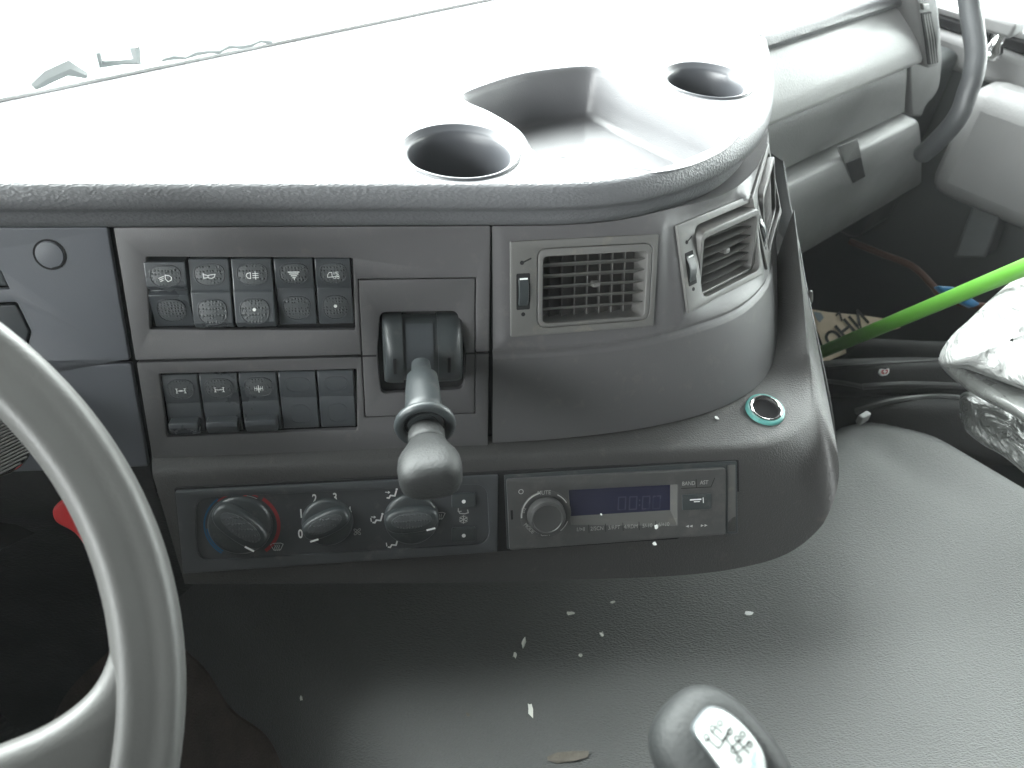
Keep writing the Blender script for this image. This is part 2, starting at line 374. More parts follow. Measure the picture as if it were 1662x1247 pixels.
# vents: corners measured on the curved fascia
def surf(px, py):
    h = cast(FTREE, px, py)[0]
    return h if h is not None else hp(px, py, (0, .505, -.345), (0, -.94, .342))
v1 = quad([surf(822, 392), surf(1057, 380), surf(1067, 527), surf(832, 545)])
v2 = quad([surf(1088, 372), surf(1212, 316), surf(1241, 442), surf(1118, 502)])
def para(i, f):
    i = min(i, len(ct) - 1)
    return rows[min(range(len(fr)), key=lambda k: abs(fr[k] - f))][i]
i3a, i3b = 170, 238
v3 = quad([para(i3a, .06), para(i3b, .06), para(i3b, .50), para(i3a, .50)])
def flatten(vp):
    pl, W_, H_ = vp
    for i, p in enumerate(FG.v):
        d = p - pl.o; z = d.dot(pl.Z)
        if abs(z) > .03: continue
        ex = max(abs(d.dot(pl.X)) - W_ / 2, abs(d.dot(pl.Y)) - H_ / 2, 0); t = max(0, 1 - ex / .013)
        t = t * t * (3 - 2 * t)
        if t > 0: FG.v[i] = p - pl.Z * (z - .0008) * t
for vv in (v1, v2, v3): flatten(vv)
def inside(pl, w_, h_, p):
    d = p - pl.o; return abs(d.dot(pl.X)) < w_ * .5 - .004 and abs(d.dot(pl.Y)) < h_ * .5 - .004 and abs(d.dot(pl.Z)) < .02
FG.f = [f for f in FG.f if not any(inside(*vv, sum((FG.v[i] for i in f), V()) / 4) for vv in (v1, v2, v3))]
FG.mk('curved_fascia', M_fas, dash, angle=60)
liplast = [b.lerp(a, lsc(b)) + V((0, 0, ZT + (-.316 - ZT) * lsc(b))) for a, b in zip(offs(lip, -.012), lip)]
ftop = rows[0]; near = [min(liplast, key=lambda q: (q - p).length) for p in ftop]
near = [(near[max(0, i - 8)] + near[i] + near[min(len(near) - 1, i + 8)]) / 3 for i in range(len(near))]
G().grid([[q + V((-.004, .006, .004)) for q in near], [p.lerp(q, .5) + V((0, 0, .001)) for p, q in zip(ftop, near)], [p + V((0, 0, .0006)) for p in ftop], [p - V((0, 0, .004)) - (q - p) * .01 for p, q in zip(ftop, near)]]).mk('fascia_top_trim', M_fas, dash)
def vent(vp, tilt, side, label, nv=8, ns=5):
    pl, W_, H_ = vp; pl.o = pl.o + pl.Z * .0022; hw, hh = W_ / 2, H_ / 2
    bx0 = -hw + W_ * side; bx1 = hw - W_ * .035; by0 = -hh + H_ * .075; by1 = hh - H_ * .085
    fm = plate('air_vent', pl, [rpoly([(-hw, -hh), (hw, -hh), (hw, hh), (-hw, hh)], .0015), rpoly([(bx0, by0), (bx1, by0), (bx1, by1), (bx0, by1)], .008)], -.009, .0012, M_vent, dash, bev=.0006, label=label)
    M = pl.M @ Matrix.Translation(((bx0 + bx1) / 2, (by0 + by1) / 2, -.012)) @ Matrix.Rotation(tilt, 4, 'X')
    a, b = (bx1 - bx0) / 2, (by1 - by0) / 2
    # barrel housing
    bp = Pl(M @ V((0, 0, 0)), M.to_3x3() @ V((0, 0, 1)), M.to_3x3() @ V((1, 0, 0)))
    a2, b2 = a * .985, b * (.985 if not tilt else .93)
    vs, fs = sheet(bp, [rpoly([(-a2, -b2), (a2, -b2), (a2, b2), (-a2, b2)], .007), rpoly([(-a2 + .004, -b2 + .003), (a2 - .004, -b2 + .003), (a2 - .004, b2 - .006), (-a2 + .004, b2 - .006)], .004)], -.030, .0135, .0008)
    mk('vent_barrel', vs, fs, M_vent, fm, angle=50)
    g = G(); x0, x1, y0, y1 = -a2 + .004, a2 - .004, -b2 + .003, b2 - .006
    for k in range(ns):
        y = y0 + (y1 - y0) * (k + (.9 if not tilt else .5)) / (ns + .0); y = min(y, y1)
        if not tilt: y = y0 + (y1 - y0) * (k + 1) / (ns + 1)
        Ms = M @ Matrix.Translation((0, y, .002)) @ Matrix.Rotation(R_(-12 if tilt else -18), 4, 'X')
        nseg = 8; bow = .0035
        for sgn in (0,):
            ring = []
            for j in range(nseg + 1):
                x = x0 + (x1 - x0) * j / nseg; z = bow * math.sin(math.pi * j / nseg)
                ring.append([Ms @ V((x, -.0007, -.010)), Ms @ V((x, -.0005, .007 + z)), Ms @ V((x, 0, .0078 + z)), Ms @ V((x, .0005, .007 + z)), Ms @ V((x, .0007, -.010))])
            g.grid(ring, cu=True)
    g.mk('horizontal_slats', M_vent, fm, angle=50)
    g = G()
    for k in range(nv):
        x = x0 + (x1 - x0) * (k + .5) / nv
        Ms = M @ Matrix.Translation((x, 0, -.0095)) @ Matrix.Rotation(R_(-58), 4, 'Y')
        g.box(Ms, -.0006, .0006, y0, y1, -.0062, .0058)
    g.mk('vertical_vanes', M_vent, fm, smooth=False)
    g = G(); g.box(M, -.001, .0055, -.0022, .0022, .004, .0108); g.mk('slider_tab', M_vent, fm, bevel=.001)
    # cavity
    g = G(); g.box(M, x0 - .002, x1 + .002, y0 - .002, y1 + .002, -.026, -.0215); g.mk('duct', M_vent, fm, smooth=False)
    # thumbwheel
    tx = -hw + W_ * side * .47; tw = W_ * side * .19
    g = G(); rr = H_ * .19; R2 = rr * 1.55
    prof_ = []
    for k in range(15):
        t = R_(-40 + 80 * k / 14); y = R2 * math.sin(t) ; z = R2 * math.cos(t) - R2 * .80
        prof_.append((y - H_ * .02, z))
    g.grid([[pl.P(tx + s * tw, y, z - (.001 if abs(s) > .9 else 0)) for s in (-1, -.85, .85, 1)] for y, z in prof_])
    g.mk('thumbwheel', M_blk, fm)
    plate('wheel_slot', pl, [rrect(tx - tw * 1.35, tx + tw * 1.35, -H_ * .02 - rr * 1.0, -H_ * .02 + rr * 1.0, .001)], .0006, .0014, M_gap, fm)
    g = G(); ribbon(g, pl, [(tx - tw * .7, rr * .62), (tx + tw * .7, rr * .62)], .0013, R2 * .2 + .0008 - .0022); g.mk('mark', M_wht, fm, smooth=False)
    vs, fs = sheet(pl, [ell(tx, -hh + H_ * .24, .0016, n=16)], .0012, .0015); vs2, fs2 = sheet(pl, [ell(tx - .001, hh - H_ * .22, .0016, n=16)], .0012, .0015)
    mk('closed_mark', vs, fs, M_gap, fm, smooth=False); g = G().add(vs2, fs2); ribbon(g, pl, [(tx - .001, hh - H_ * .22), (tx + .006, hh - H_ * .18)], .0012, .0015); g.mk('air_symbol', M_gap, fm, smooth=False)
vent(v1, 0, .175, 'wide rectangular air vent facing the driver')
vent(v2, R_(13), .19, 'middle air vent on the curve, grille swung upward', nv=10, ns=6)
vent(v3, R_(8), .18, 'side air vent facing the passenger seat', nv=8, ns=6)

# ---- flat driver-facing fascia panels
PFc = Pl((0, .512, -.325), (0, -math.cos(R_(20)), math.sin(R_(20))))
def fq(pts, w=0): return PFc.uvs(pts, w)
g = G(); g.add([PFc.P(x, y, -.013) for x, y in ((-.8, .02), (.09, .02), (.09, -.172), (-.8, -.172))], [(0, 1, 2, 3)])
g.mk('fascia_backing', M_gap, dash, smooth=False)
xa, xb, xc = -.2030, -.1985, .0670
yt, ym = .013, PFc.uv(400, 583)[1]; yb = PFc.uv(400, 738)[1] - .003
def rp(x0, x1, y0, y1, r=.003): return rpoly([(x0, y0), (x1, y0), (x1, y1), (x0, y1)], r)
sw_hole = rpoly(fq([(237, 417), (573, 419), (577, 536), (243, 535)]), .0015)
sw2_hole = rpoly(fq([(257, 608), (579, 600), (580, 699), (270, 711)]), .0015)
hl = fq([(586, 455), (773, 455), (768, 672), (590, 677)]); hx0 = (hl[0][0] + hl[3][0]) / 2; hx1 = (hl[1][0] + hl[2][0]) / 2; hy1 = hl[0][1]; hy0 = hl[3][1]
w_ = .0009
cut_u = [(xb, ym + .0012), (hx0 - w_, ym + .0012), (hx0 - w_, hy1 + w_), (hx1 + w_, hy1 + w_), (hx1 + w_, ym + .0012), (xc, ym + .0012), (xc, yt), (xb, yt)]
cut_l = [(xb, ym - .0012), (xb, yb), (xc, yb), (xc, ym - .0012), (hx1 + w_, ym - .0012), (hx1 + w_, hy0 - w_), (hx0 - w_, hy0 - w_), (hx0 - w_, ym - .0012)]
plate('fascia_panel', PFc, [rpoly(cut_u, .0012), sw_hole], -.006, 0, M_fas, dash, bev=.0007, label='upper fascia panel around the top row of switches')
plate('fascia_panel', PFc, [rpoly(cut_l, .0012), sw2_hole], -.0075, -.0012, M_fas, dash, bev=.0007, label='lower fascia panel around the second row of switches')
lb1 = rpoly(fq([(-45, 415), (0, 440), (14, 470), (-45, 470)]), .001); lb2 = rpoly(fq([(-45, 494), (26, 491), (50, 540), (30, 620), (-45, 620)]), .002)
plate('fascia_panel', PFc, [rp(-.8, xa, ym + .001, yt, .002), lb1, lb2], -.006, -.0010, M_fasl, dash, bev=.001, label='blue-grey fascia panel with a round blanking cap')
plate('blank_switch', PFc, [rpoly(fq([(-45, 417), (-2, 442), (10, 466), (-45, 466)]), .001)], -.008, -.003, M_sw, dash, bev=.0008)
plate('blank_switch', PFc, [rpoly(fq([(-45, 500), (22, 497), (44, 540), (24, 610), (-45, 610)]), .002)], -.008, -.003, M_sw, dash, bev=.0008)
plate('fascia_panel', PFc, [rp(-.8, xa, yb - .005, ym - .002, .002)], -.008, -.002, M_fasl, dash, bev=.001, label='plain dark fascia panel behind the steering wheel')
cu_, cv_ = PFc.uv(80, 414)
plate('blanking_cap', PFc, [ell(cu_, cv_, .0093, n=40)], -.002, .0002, M_fasl, dash, bev=.0004)
cp = dash.children[-1]
plate('cap_groove', PFc, [ell(cu_, cv_, .0110, n=40), ell(cu_, cv_, .0098, n=40)], -.0012, -.0006, M_gap, cp)
plate('pry_slot', PFc, [rpoly([(cu_ + .000, cv_ - .0107), (cu_ + .007, cv_ - .0088), (cu_ + .0066, cv_ - .0075), (cu_ - .0002, cv_ - .0092)], .0005)], -.0004, .0003, M_gap, cp)

# ---- rocker switches
def prismX(pl, prof, x0, x1):
    g = G(); n = len(prof)
    g.v = [pl.P(x, y, z) for x in (x0, x1) for y, z in prof]
    g.f = [tuple(range(n))[::-1], tuple(range(n, 2 * n))] + [(i, (i + 1) % n, n + (i + 1) % n, n + i) for i in range(n)]
    return g
def dshape(cx, cy, rx, ry, up):
    out = []
    for k in range(36):
        a = 2 * math.pi * k / 36; c, s = math.cos(a), math.sin(a); e = .62 if s * up > 0 else .95
        out.append((cx + rx * math.copysign(abs(c) ** .8, c), cy + ry * math.copysign(abs(s) ** e, s)))
    return out
def subplane(pl, cx, p0, p1):
    a = pl.P(cx, *p0); b = pl.P(cx, *p1); y = (b - a).normalized(); n = pl.X.cross(y)
    return Pl((a + b) / 2, n, pl.X), (b - a).length
def icon(kind, pl, g, s=1.0):
    q = lambda pts, wd=.0007, cl=False: ribbon(g, pl, [(x * s, y * s) for x, y in pts], wd * .68, .0007, cl)
    mm = .001
    if kind == 'worklamp':
        q([(0, 2 * mm), (3 * mm, 1.6 * mm), (4.6 * mm, 0), (4 * mm, -2 * mm), (1.6 * mm, -3 * mm), (0, -1 * mm)], cl=True)
        for k in range(3): q([(-1.2 * mm - k * .3 * mm, 1 * mm - k * 1.5 * mm), (-5 * mm + k * .5 * mm, -.5 * mm - k * 1.2 * mm)])
    elif kind == 'horn':
        q([(-4.5 * mm, 2.2 * mm), (-4.2 * mm, -2.2 * mm)]); q([(-4.3 * mm, 1.2 * mm), (-1 * mm, .6 * mm), (4.4 * mm, 1.4 * mm), (3.6 * mm, -.8 * mm), (1.5 * mm, -1.8 * mm), (-1 * mm, -1.2 * mm), (-4.2 * mm, -1.5 * mm)]); q([(-1 * mm, .6 * mm), (-1 * mm, -1.2 * mm)])
    elif kind == 'foglamp':
        q([(-1.2 * mm, 2.3 * mm), (-3.6 * mm, 1.7 * mm), (-4.4 * mm, 0), (-3.6 * mm, -1.7 * mm), (-1.2 * mm, -2.3 * mm)], cl=True)
        for k in range(3): q([(0.4 * mm, 1.6 * mm - k * 1.6 * mm), (4.6 * mm, 1.6 * mm - k * 1.6 * mm)])
        q([(2.4 * mm, 3 * mm), (2.6 * mm, -3 * mm)])
    elif kind == 'triangle':
        for k in range(4): wd = (4.2 - k * 1.05) * mm; q([(-wd, 2.6 * mm - k * 1.5 * mm), (wd, 2.6 * mm - k * 1.5 * mm)], .0011)
        q([(0, -2.2 * mm), (0, -3.6 * mm)], .0009)
    elif kind == 'truck':
        q([(-4.4 * mm, -2 * mm), (-4.4 * mm, 0), (-3 * mm, 2 * mm), (-1 * mm, 2 * mm), (-1 * mm, -2 * mm)]); q([(-4.4 * mm, -2 * mm), (4.6 * mm, -1 * mm)])
        for cx in (-.2, 2.4): q([(x, y) for x, y in ell(cx * mm + .001, -2.3 * mm, .9 * mm, n=10)], .0005, True)
        q([(.6 * mm, .4 * mm), (.6 * mm, 2.2 * mm)]); q([(3.8 * mm, 2.2 * mm), (2.0 * mm, 2.2 * mm), (2 * mm, 1.2 * mm), (3.8 * mm, .6 * mm), (3.6 * mm, -.2 * mm), (2 * mm, -.2 * mm)])
    elif kind in ('axle', 'axle_dot', 'axle_two'):
        if kind != 'axle_two':
            q([(-3 * mm, 0), (3 * mm, 0)])
            for x in (-3.2, 3.2): q([(x * mm, 1.9 * mm), (x * mm, -1.9 * mm)], .0007)
            for x in (-3.2, 3.2):
                for y in (1.9, -1.9): q([((x - .8) * mm, y * mm), ((x + .8) * mm, y * mm)], .0006)
            if kind == 'axle_dot': q([(-.8 * mm, 0), (.8 * mm, 0)], .0018)
        else:
            q([(-3.2 * mm, .2 * mm), (3.2 * mm, .2 * mm)]); q([(0, 2.8 * mm), (0, -3.4 * mm)], .0010); q([(-1.4 * mm, -1 * mm), (1.4 * mm, -1 * mm)])
            for x in (-3.2, -1.6, 1.6, 3.2): q([(x * mm, 2 * mm), (x * mm, -2 * mm)], .0004)
def rocker(x0, x1, y0, y1, z0, state, ic, name, label, tab=False, blank=False, dot=False):
    """state +1: upper half pressed in, -1: lower half pressed in"""
    h = y1 - y0; ymid = y0 + h * (.56 if not tab else .52); cx = (x0 + x1) / 2; pl = PFc
    hi, lo, mid = .0080, .0000, .0040
    if state > 0: pr = [(y0, -.012), (y0, .003), (y0 + .005, hi), (ymid - .001, mid + .0012), (ymid, mid), (ymid + .001, mid - .0004), (y1, lo), (y1, -.012)]
    elif state < 0: pr = [(y0, -.012), (y0, -.002), (ymid - .006, mid - .0005), (ymid - .003, mid + .001), (ymid, mid - .003), (ymid + .004, mid + .0015), (y1 - .001, mid), (y1, -.012)]
    else: pr = [(y0, -.012), (y0, -.001), (ymid - .005, .0015), (ymid, .0002), (ymid + .002, .0012), (y1 - .004, .0025), (y1, .0005), (y1, -.012)]
    pr = [(y, z + z0) for y, z in pr]
    b = prismX(pl, pr, x0, x1).mk(name, M_sw, dash, bevel=.0008, label=label)
    # pads
    up = subplane(pl, cx, (ymid + .004, 0), (y1 - .002, 0))[0]
    def facing(yc):   # plane lying on the rocker's face at height yc
        for (ya, za), (yb_, zb) in zip(pr, pr[1:]):
            if min(ya, yb_) <= yc <= max(ya, yb_) and abs(yb_ - ya) > .004:
                t = (yc - ya) / (yb_ - ya); lo_, hi_ = ((ya, za), (yb_, zb)) if ya < yb_ else ((yb_, zb), (ya, za))
                n = subplane(pl, cx, lo_, hi_)[0]; n.o = pl.P(cx, yc, za + (zb - za) * t); return n
        n = subplane(pl, cx, (yc - .001, 0), (yc + .001, 0))[0]; n.o = pl.P(cx, yc, z0 + .003); return n
    rx = (x1 - x0) * .36
    yu = (ymid + y1) / 2; pu = facing(yu); ry = (y1 - ymid) * (.33 if not blank else .30)
    lp = [dshape(0, 0, rx, ry, 1)]
    if blank:
        plate('oval_rim', pu, [dshape(0, 0, rx * .92, ry, 1), dshape(0, 0, rx * .92 - .0006, ry - .0006, 1)], -.0005, .0004, M_sw, b)
    else:
        plate('dotted_pad', pu, lp, -.0006, .0005, M_pad, b, bev=.0003)
        plate('oval_rim', pu, [dshape(0, 0, rx + .0008, ry + .0008, 1), dshape(0, 0, rx, ry, 1)], -.0005, .0009, M_sw, b, bev=.0002)
    if ic:
        g = G(); icon(ic, Pl(pu.P(0, -ry * .12), pu.Z, pu.X), g, .95); g.mk('switch_symbol', M_wht, b, smooth=False)
    yl = (y0 + ymid) / 2 - .001; plw = facing(yl); ry2 = (ymid - y0) * .31
    if tab:
        g = prismX(pl, [(y0 + .001, z0 - .004), (y0 + .001, z0 + .0050), (y0 + .0085, z0 + .0105), (y0 + .0125, z0 + .0100), (y0 + .0135, z0 - .004)], x0 + .0022, x1 - .0022)
        g.mk('finger_tab', M_sw, b, bevel=.0010)
    elif blank:
        plate('oval_rim', plw, [dshape(0, 0, rx * .8, ry2, -1), dshape(0, 0, rx * .8 - .0005, ry2 - .0005, -1)], -.0005, .0003, M_sw, b)
    else:
        plate('dotted_pad', plw, [dshape(0, 0, rx * .96, ry2, 1)], -.0006, .0005, M_pad, b, bev=.0003)
        plate('oval_rim', plw, [dshape(0, 0, rx * .96 + .0008, ry2 + .0008, 1), dshape(0, 0, rx * .96, ry2, 1)], -.0005, .0009, M_sw, b, bev=.0002)
        if dot:
            plate('indicator_dot', plw, [ell(0, ry2 * .15, .00125, n=18)], .0002, .0010, M_wht, b)
sx = [238, 308, 377, 446, 512, 573]
sy = PFc.uv(400, 420)[1], PFc.uv(400, 533)[1]
spec = [(-1, 'worklamp', 'rocker switch with a work lamp symbol', 0), (1, 'horn', 'rocker switch with a horn symbol', 0), (1, 'foglamp', 'rocker switch with a rear fog lamp symbol and white dot', 1), (0, 'triangle', 'rocker switch with a striped triangle symbol', 0), (0, 'truck', 'rocker switch with a truck symbol and white dot', 1)]
for i, (st, ic, lab, dt) in enumerate(spec):
    a = PFc.uv(sx[i], 475)[0]; b = PFc.uv(sx[i + 1], 475)[0]
    rocker(a + .0009, b - .0009, sy[1] + .0008, sy[0] - .0008, -.0035, st, ic, 'rocker_switch', lab, dot=dt)
sx = [264, 325, 389, 453, 516, 577]
sy = PFc.uv(420, 607)[1], PFc.uv(420, 704)[1]
spec = [('axle_dot', 'rocker switch with an axle lock symbol'), ('axle', 'rocker switch with a plain axle symbol'), ('axle_two', 'rocker switch with a double axle symbol'), (None, 'left blank switch cover'), (None, 'right blank switch cover')]
for i, (ic, lab) in enumerate(spec):
    a = PFc.uv(sx[i], 655)[0]; b = PFc.uv(sx[i + 1], 655)[0]
    rocker(a + .0008, b - .0008, sy[1] + .0006, sy[0] - .0006, -.0055, 0, ic, 'rocker_switch' if ic else 'blank_switch', lab, tab=bool(ic), blank=not ic)

# ---- ledge and console body
EP = [(-.197, .4445, -.487), (-.05, .4455, -.487), (.06, .4455, -.487), (.15, .4445, -.487), (.228, .443, -.487), (.284, .4425, -.487), (.317, .4475, -.487), (.342, .461, -.487), (.360, .480, -.487), (.371, .501, -.486), (.379, .530, -.480), (.382, .566, -.452), (.374, .592, -.410), (.362, .620, -.360)]
PC = Pl((.175, .416, -.531), (0, -math.cos(R_(27)), math.sin(R_(27))))
def pcx(px, py): return PC.P(*PC.uv(px, py))
rail = lambda px, py, x=.386: hp(px, py, (x, 0, 0), (1, 0, 0))
SP = [pcx(300, 948), pcx(560, 947), pcx(760, 945), pcx(930, 941), pcx(1090, 935), pcx(1200, 922), pcx(1283, 896), pcx(1340, 845), pcx(1361, 785), pcx(1360, 735), rail(1345, 655, .392), rail(1325, 550, .408), rail(1303, 440, .42), rail(1285, 350, .43)]
e = catmull(EP, 12); s = catmull(SP, 12)
for _ in range(34):
    for L_ in (e, s):
        c_ = list(L_)
        for i in range(84, len(L_) - 1): L_[i] = (c_[i - 1] + c_[i] * 2 + c_[i + 1]) / 4; back = V((0, .03, -.012))
cbF = catmull([(-.199, .4560, -.484), (.03, .456, -.484)] + [(x, y + .004, z - .001) for x, y, z in FB], 20)
def resample(path, n):
    L = [0]
    for a, b in zip(path, path[1:]): L.append(L[-1] + (b - a).length)
    out = []; j = 0
    for k in range(n):
        t = L[-1] * k / (n - 1)
        while j < len(path) - 2 and L[j + 1] < t: j += 1
        out.append(path[j].lerp(path[j + 1], (t - L[j]) / max(L[j + 1] - L[j], 1e-9)))
    return out
nE = len(e)
led = []
for p in e:   # nearest point of the fascia foot for each point of the ledge edge
    led.append(min(cbF, key=lambda q: (q - p).length))
led = [led[0]] + [(led[i - 1] + led[i] + led[i + 1]) / 3 for i in range(1, nE - 1)] + [led[-1]]
rows = []
for f in (-.35, 0, .3, .6, .85): rows.append([a.lerp(b, f) for a, b in zip(led, e)])
nrm = []
for i in range(nE):
    t = (e[min(i + 1, nE - 1)] - e[max(i - 1, 0)]).normalized(); nrm.append(V((t.y, -t.x, 0)).normalized())
rows.append([p + V((0, 0, .0002)) for p in e])
rows.append([p.lerp(q, .02) + n * .0012 - V((0, 0, .0004)) for p, q, n in zip(e, s, nrm)])
rows.append([p.lerp(q, .05) + n * .0014 for p, q, n in zip(e, s, nrm)])
for f in (.12, .25, .4, .55, .7, .85, .95): rows.append([p.lerp(q, f) + n * .0015 * (1 - f) + n * .003 * math.sin(math.pi * f) * max(0, min(1, (i / nE - .3) * 4)) * max(0, min(1, (.75 - i / nE) * 6)) for i, (p, q, n) in enumerate(zip(e, s, nrm))])
rows.append(list(s)); rows.append([q + V((0, .003, -.003)) for q in s]); rows.append([q + V((0, .010, -.006)) for q in s]); rows.append([q + V((-.01, .05, -.012)) for q in s]); rows.append([q + V((-.05, .3, -.03)) for q in s])
CG = G().grid(rows)
CG.grid([[r[0] for r in rows], [r[0] + V((0, .06, 0)) for r in rows]])
CTREE = bvh(CG); CG.mk('console_body', M_con, dash, angle=50)
# side trim strips down the flank
for dx, nm in ((0, 'side_trim'), (.008, 'side_trim')):
    pts = [hp(x - (14 if dx == 0 else 0), y, (.433, 0, 0), (1, 0, 0)) for x, y in ((1270, 262), (1281, 330), (1296, 400), (1305, 452), (1318, 515), (1333, 585), (1346, 650), (1357, 722 if dx else 690))]
    G().tube(catmull(pts, 5), .0016, 8).mk(nm, M_con, dash)
pts = catmull([hp(x, y, (.428, 0, 0), (1, 0, 0)) for x, y in ((1270, 262), (1281, 330), (1296, 400), (1318, 515), (1346, 650), (1357, 722))], 5)
G().grid([pts, [p + V((-.006, .02, 0)) for p in pts], [p + V((-.03, .3, 0)) for p in pts]]).mk('side_cover', M_blk, dash)
c = hp(1311, 487, (.436, 0, 0), (1, 0, 0)); G().tube([c + V((0, 0, .012)), c + V((0, 0, .006)), c, c - V((0, 0, .008)), c - V((0, 0, .013))], [.0015, .004, .0055, .0045, .0015], 12).mk('trim_clip', M_vent, dash)
# power socket ring on the ledge
h, n = cast(CTREE, 1241, 667)
pr_ = Pl(h, (0, -.12, 1))
def lathe(pl, prof, n=40):
    return G().grid([[pl.P(r * math.cos(2 * math.pi * k / n), r * math.sin(2 * math.pi * k / n), z) for k in range(n)] for r, z in prof], cu=True)
so = lathe(pr_, [(.0175, -.001), (.0180, .0015), (.0172, .0035), (.0158, .0042), (.0150, .0040)]).mk('power_socket', M_teal, dash)
lathe(pr_, [(.0150, .0030), (.0146, .0046), (.0136, .0050), (.0124, .0044), (.0117, .0020), (.0115, .0008)]).mk('chrome_bezel', M_chr, so)
lathe(pr_, [(.0117, .0022), (.0114, .0012), (.0108, .0009), (.0001, .0006)]).mk('socket_bore', M_gap, so)

# ---- climate control panel
PK = Pl((.175, .416, -.531), (0, -math.cos(R_(27)), math.sin(R_(27))))
tgt, _n = cast(CTREE, 700, 900); off = (tgt - PK.o).dot(PK.Z)
tgt2, _ = cast(CTREE, 700, 790); off2 = (tgt2 - PK.o).dot(PK.Z)
PK.o = PK.o + PK.Z * (max(off, off2) + .0006)
def uq(pts, w=0): return PK.uvs(pts, w)
clim = thing('climate_control_panel', 'black heater control panel with three round knobs and temperature scale', 'control panel', PK.P(*PK.uv(545, 910)))
o4 = uq([(286, 796), (808, 770), (806, 893), (299, 928)])
face_in = rpoly(uq([(318, 806), (790, 783), (794, 880), (322, 908)]), .012)
plate('surround', PK, [rpoly(o4, .001), face_in], -.003, .0035, M_clim, clim, bev=.0006)
plate('faceplate', PK, [face_in], -.002, .0014, M_clim, clim)
plate('mounting_gap', PK, [rpoly(uq([(283, 793), (1199, 747), (1200, 868), (297, 931)]), .001)], -.003, -.00015, M_gap, dash)
FW = .0016
def knob(px, py, rad, ang, mk_at, label):
    u, v = PK.uv(px, py); p = Pl(PK.P(u, v, 0), PK.Z, PK.X)
    kb = lathe(p, [(rad * 1.0, .001), (rad * .99, .004), (rad * .93, .0056), (rad * .85, .0064), (rad * .4, .0066), (.0001, .0066)], 48).mk('control_knob', M_blk, clim, label=label)
    ca, sa = math.cos(ang), math.sin(ang)
    q_ = Pl(p.o, p.Z, p.X * ca + p.Y * sa)
    g = G(); rows = []
    for (fw_, hh_, z) in ((1.0, .50, .004), (.985, .485, .009), (.95, .45, .0118), (.88, .40, .0130), (.5, .2, .0133), (.01, .01, .0133)):
        rows.append([q_.P(rad * fw_ * .97 * math.copysign(abs(math.cos(t)) ** .75, math.cos(t)), rad * hh_ * math.copysign(abs(math.sin(t)) ** .75, math.sin(t)) + rad * .08, z) for t in [2 * math.pi * k / 40 for k in range(40)]])
    g.grid(rows, cu=True).mk('grip', M_blk, kb, angle=60)
    plate('dotted_pad', q_, [ell(0, rad * .14, rad * .72, rad * .30, n=40)], .0128, .0137, M_pad, kb, bev=.0003)
    g = G(); s_ = mk_at; ribbon(g, q_, [(s_ * rad * .52, -rad * .30), (s_ * rad * .80, -rad * .26)], .0016, .0132); g.mk('pointer', M_wht, kb, smooth=False)
# parallax: the knobs stand off the face
knob(391, 850, .0250, R_(-42), 1, 'temperature knob inside the red and blue scale')
knob(532, 845, .0205, R_(24), -1, 'fan speed knob with numbers 0 to 4')
knob(668, 840, .0225, R_(4), 1, 'air direction knob under the brake lever')
u0, v0 = PK.uv(394, 852)
def arc(g, cu__, cv__, r0, r1, a0, a1, w, pl=PK, n=20):
    rows = [[pl.P(cu__ + r * math.cos(R_(a0 + (a1 - a0) * k / n)), cv__ + r * math.sin(R_(a0 + (a1 - a0) * k / n)), w) for k in range(n + 1)] for r in (r0, r1)]
    g.grid(rows)
for nm, mt, a0, a1, r0, r1 in (('red_scale', M_red, 52, -55, .0268, .0296), ('red_scale', M_red, 128, 60, .0272, .0284), ('blue_scale', M_blu, 125, 232, .0284, .0298), ('blue_scale', M_blu, 182, 232, .0264, .0278), ('scale_line', M_gry, 172, 60, .0258, .0264)):
    g = G(); arc(g, u0, v0, r0, r1, a0, a1, FW + (.0001 if nm == 'scale_line' else 0)); g.mk(nm, mt, clim, smooth=False)
plate('red_dot', PK, [ell(u0 + .004, v0 + .0262, .0016, n=16)], .0014, .0019, mat('red_mark', (.8, .12, .12), .4), clim)
for s_, x, y in (('0', 488, 866), ('1', 489, 833), ('2', 511, 809), ('3', 544, 807), ('4', 567, 829)):
    vs, fs = textg(s_, PK, *PK.uv(x, y), .0105, 0, FW, .72, .0002); mk('number', vs, fs, M_wht, clim, smooth=False)
def fan(g, x, y):
    u, v = PK.uv(x, y)
    for a in range(4):
        t = R_(45 + 90 * a); ribbon(g, PK, ell(u + .0021 * math.cos(t), v + .0021 * math.sin(t), .0014, .0009, 12, t), .0004, FW, True)
g = G(); fan(g, 580, 862); g.mk('fan_symbol', M_gry, clim, smooth=False)
def screen_symbol(g, x, y, s=1):
    u, v = PK.uv(x, y); k = .001 * s
    ribbon(g, PK, [(u - 5 * k, v + 2 * k), (u - 3 * k, v + 3 * k), (u + 3 * k, v + 3 * k), (u + 5 * k, v + 2 * k), (u + 2.6 * k, v - 3 * k), (u - 2.6 * k, v - 3 * k)], .0006, FW, True)
    for dx in (-1.6, 0, 1.6): ribbon(g, PK, [(u + dx * k, v + 1.6 * k), (u + (dx + .4) * k, v + .4 * k), (u + (dx - .3) * k, v - .8 * k), (u + dx * k, v - 3.6 * k)], .0005, FW)
g = G(); screen_symbol(g, 450, 886); g.mk('demist_symbol', M_gry, clim, smooth=False)
g = G(); screen_symbol(g, 713, 836, .95); g.mk('demist_symbol', M_gry, clim, smooth=False)
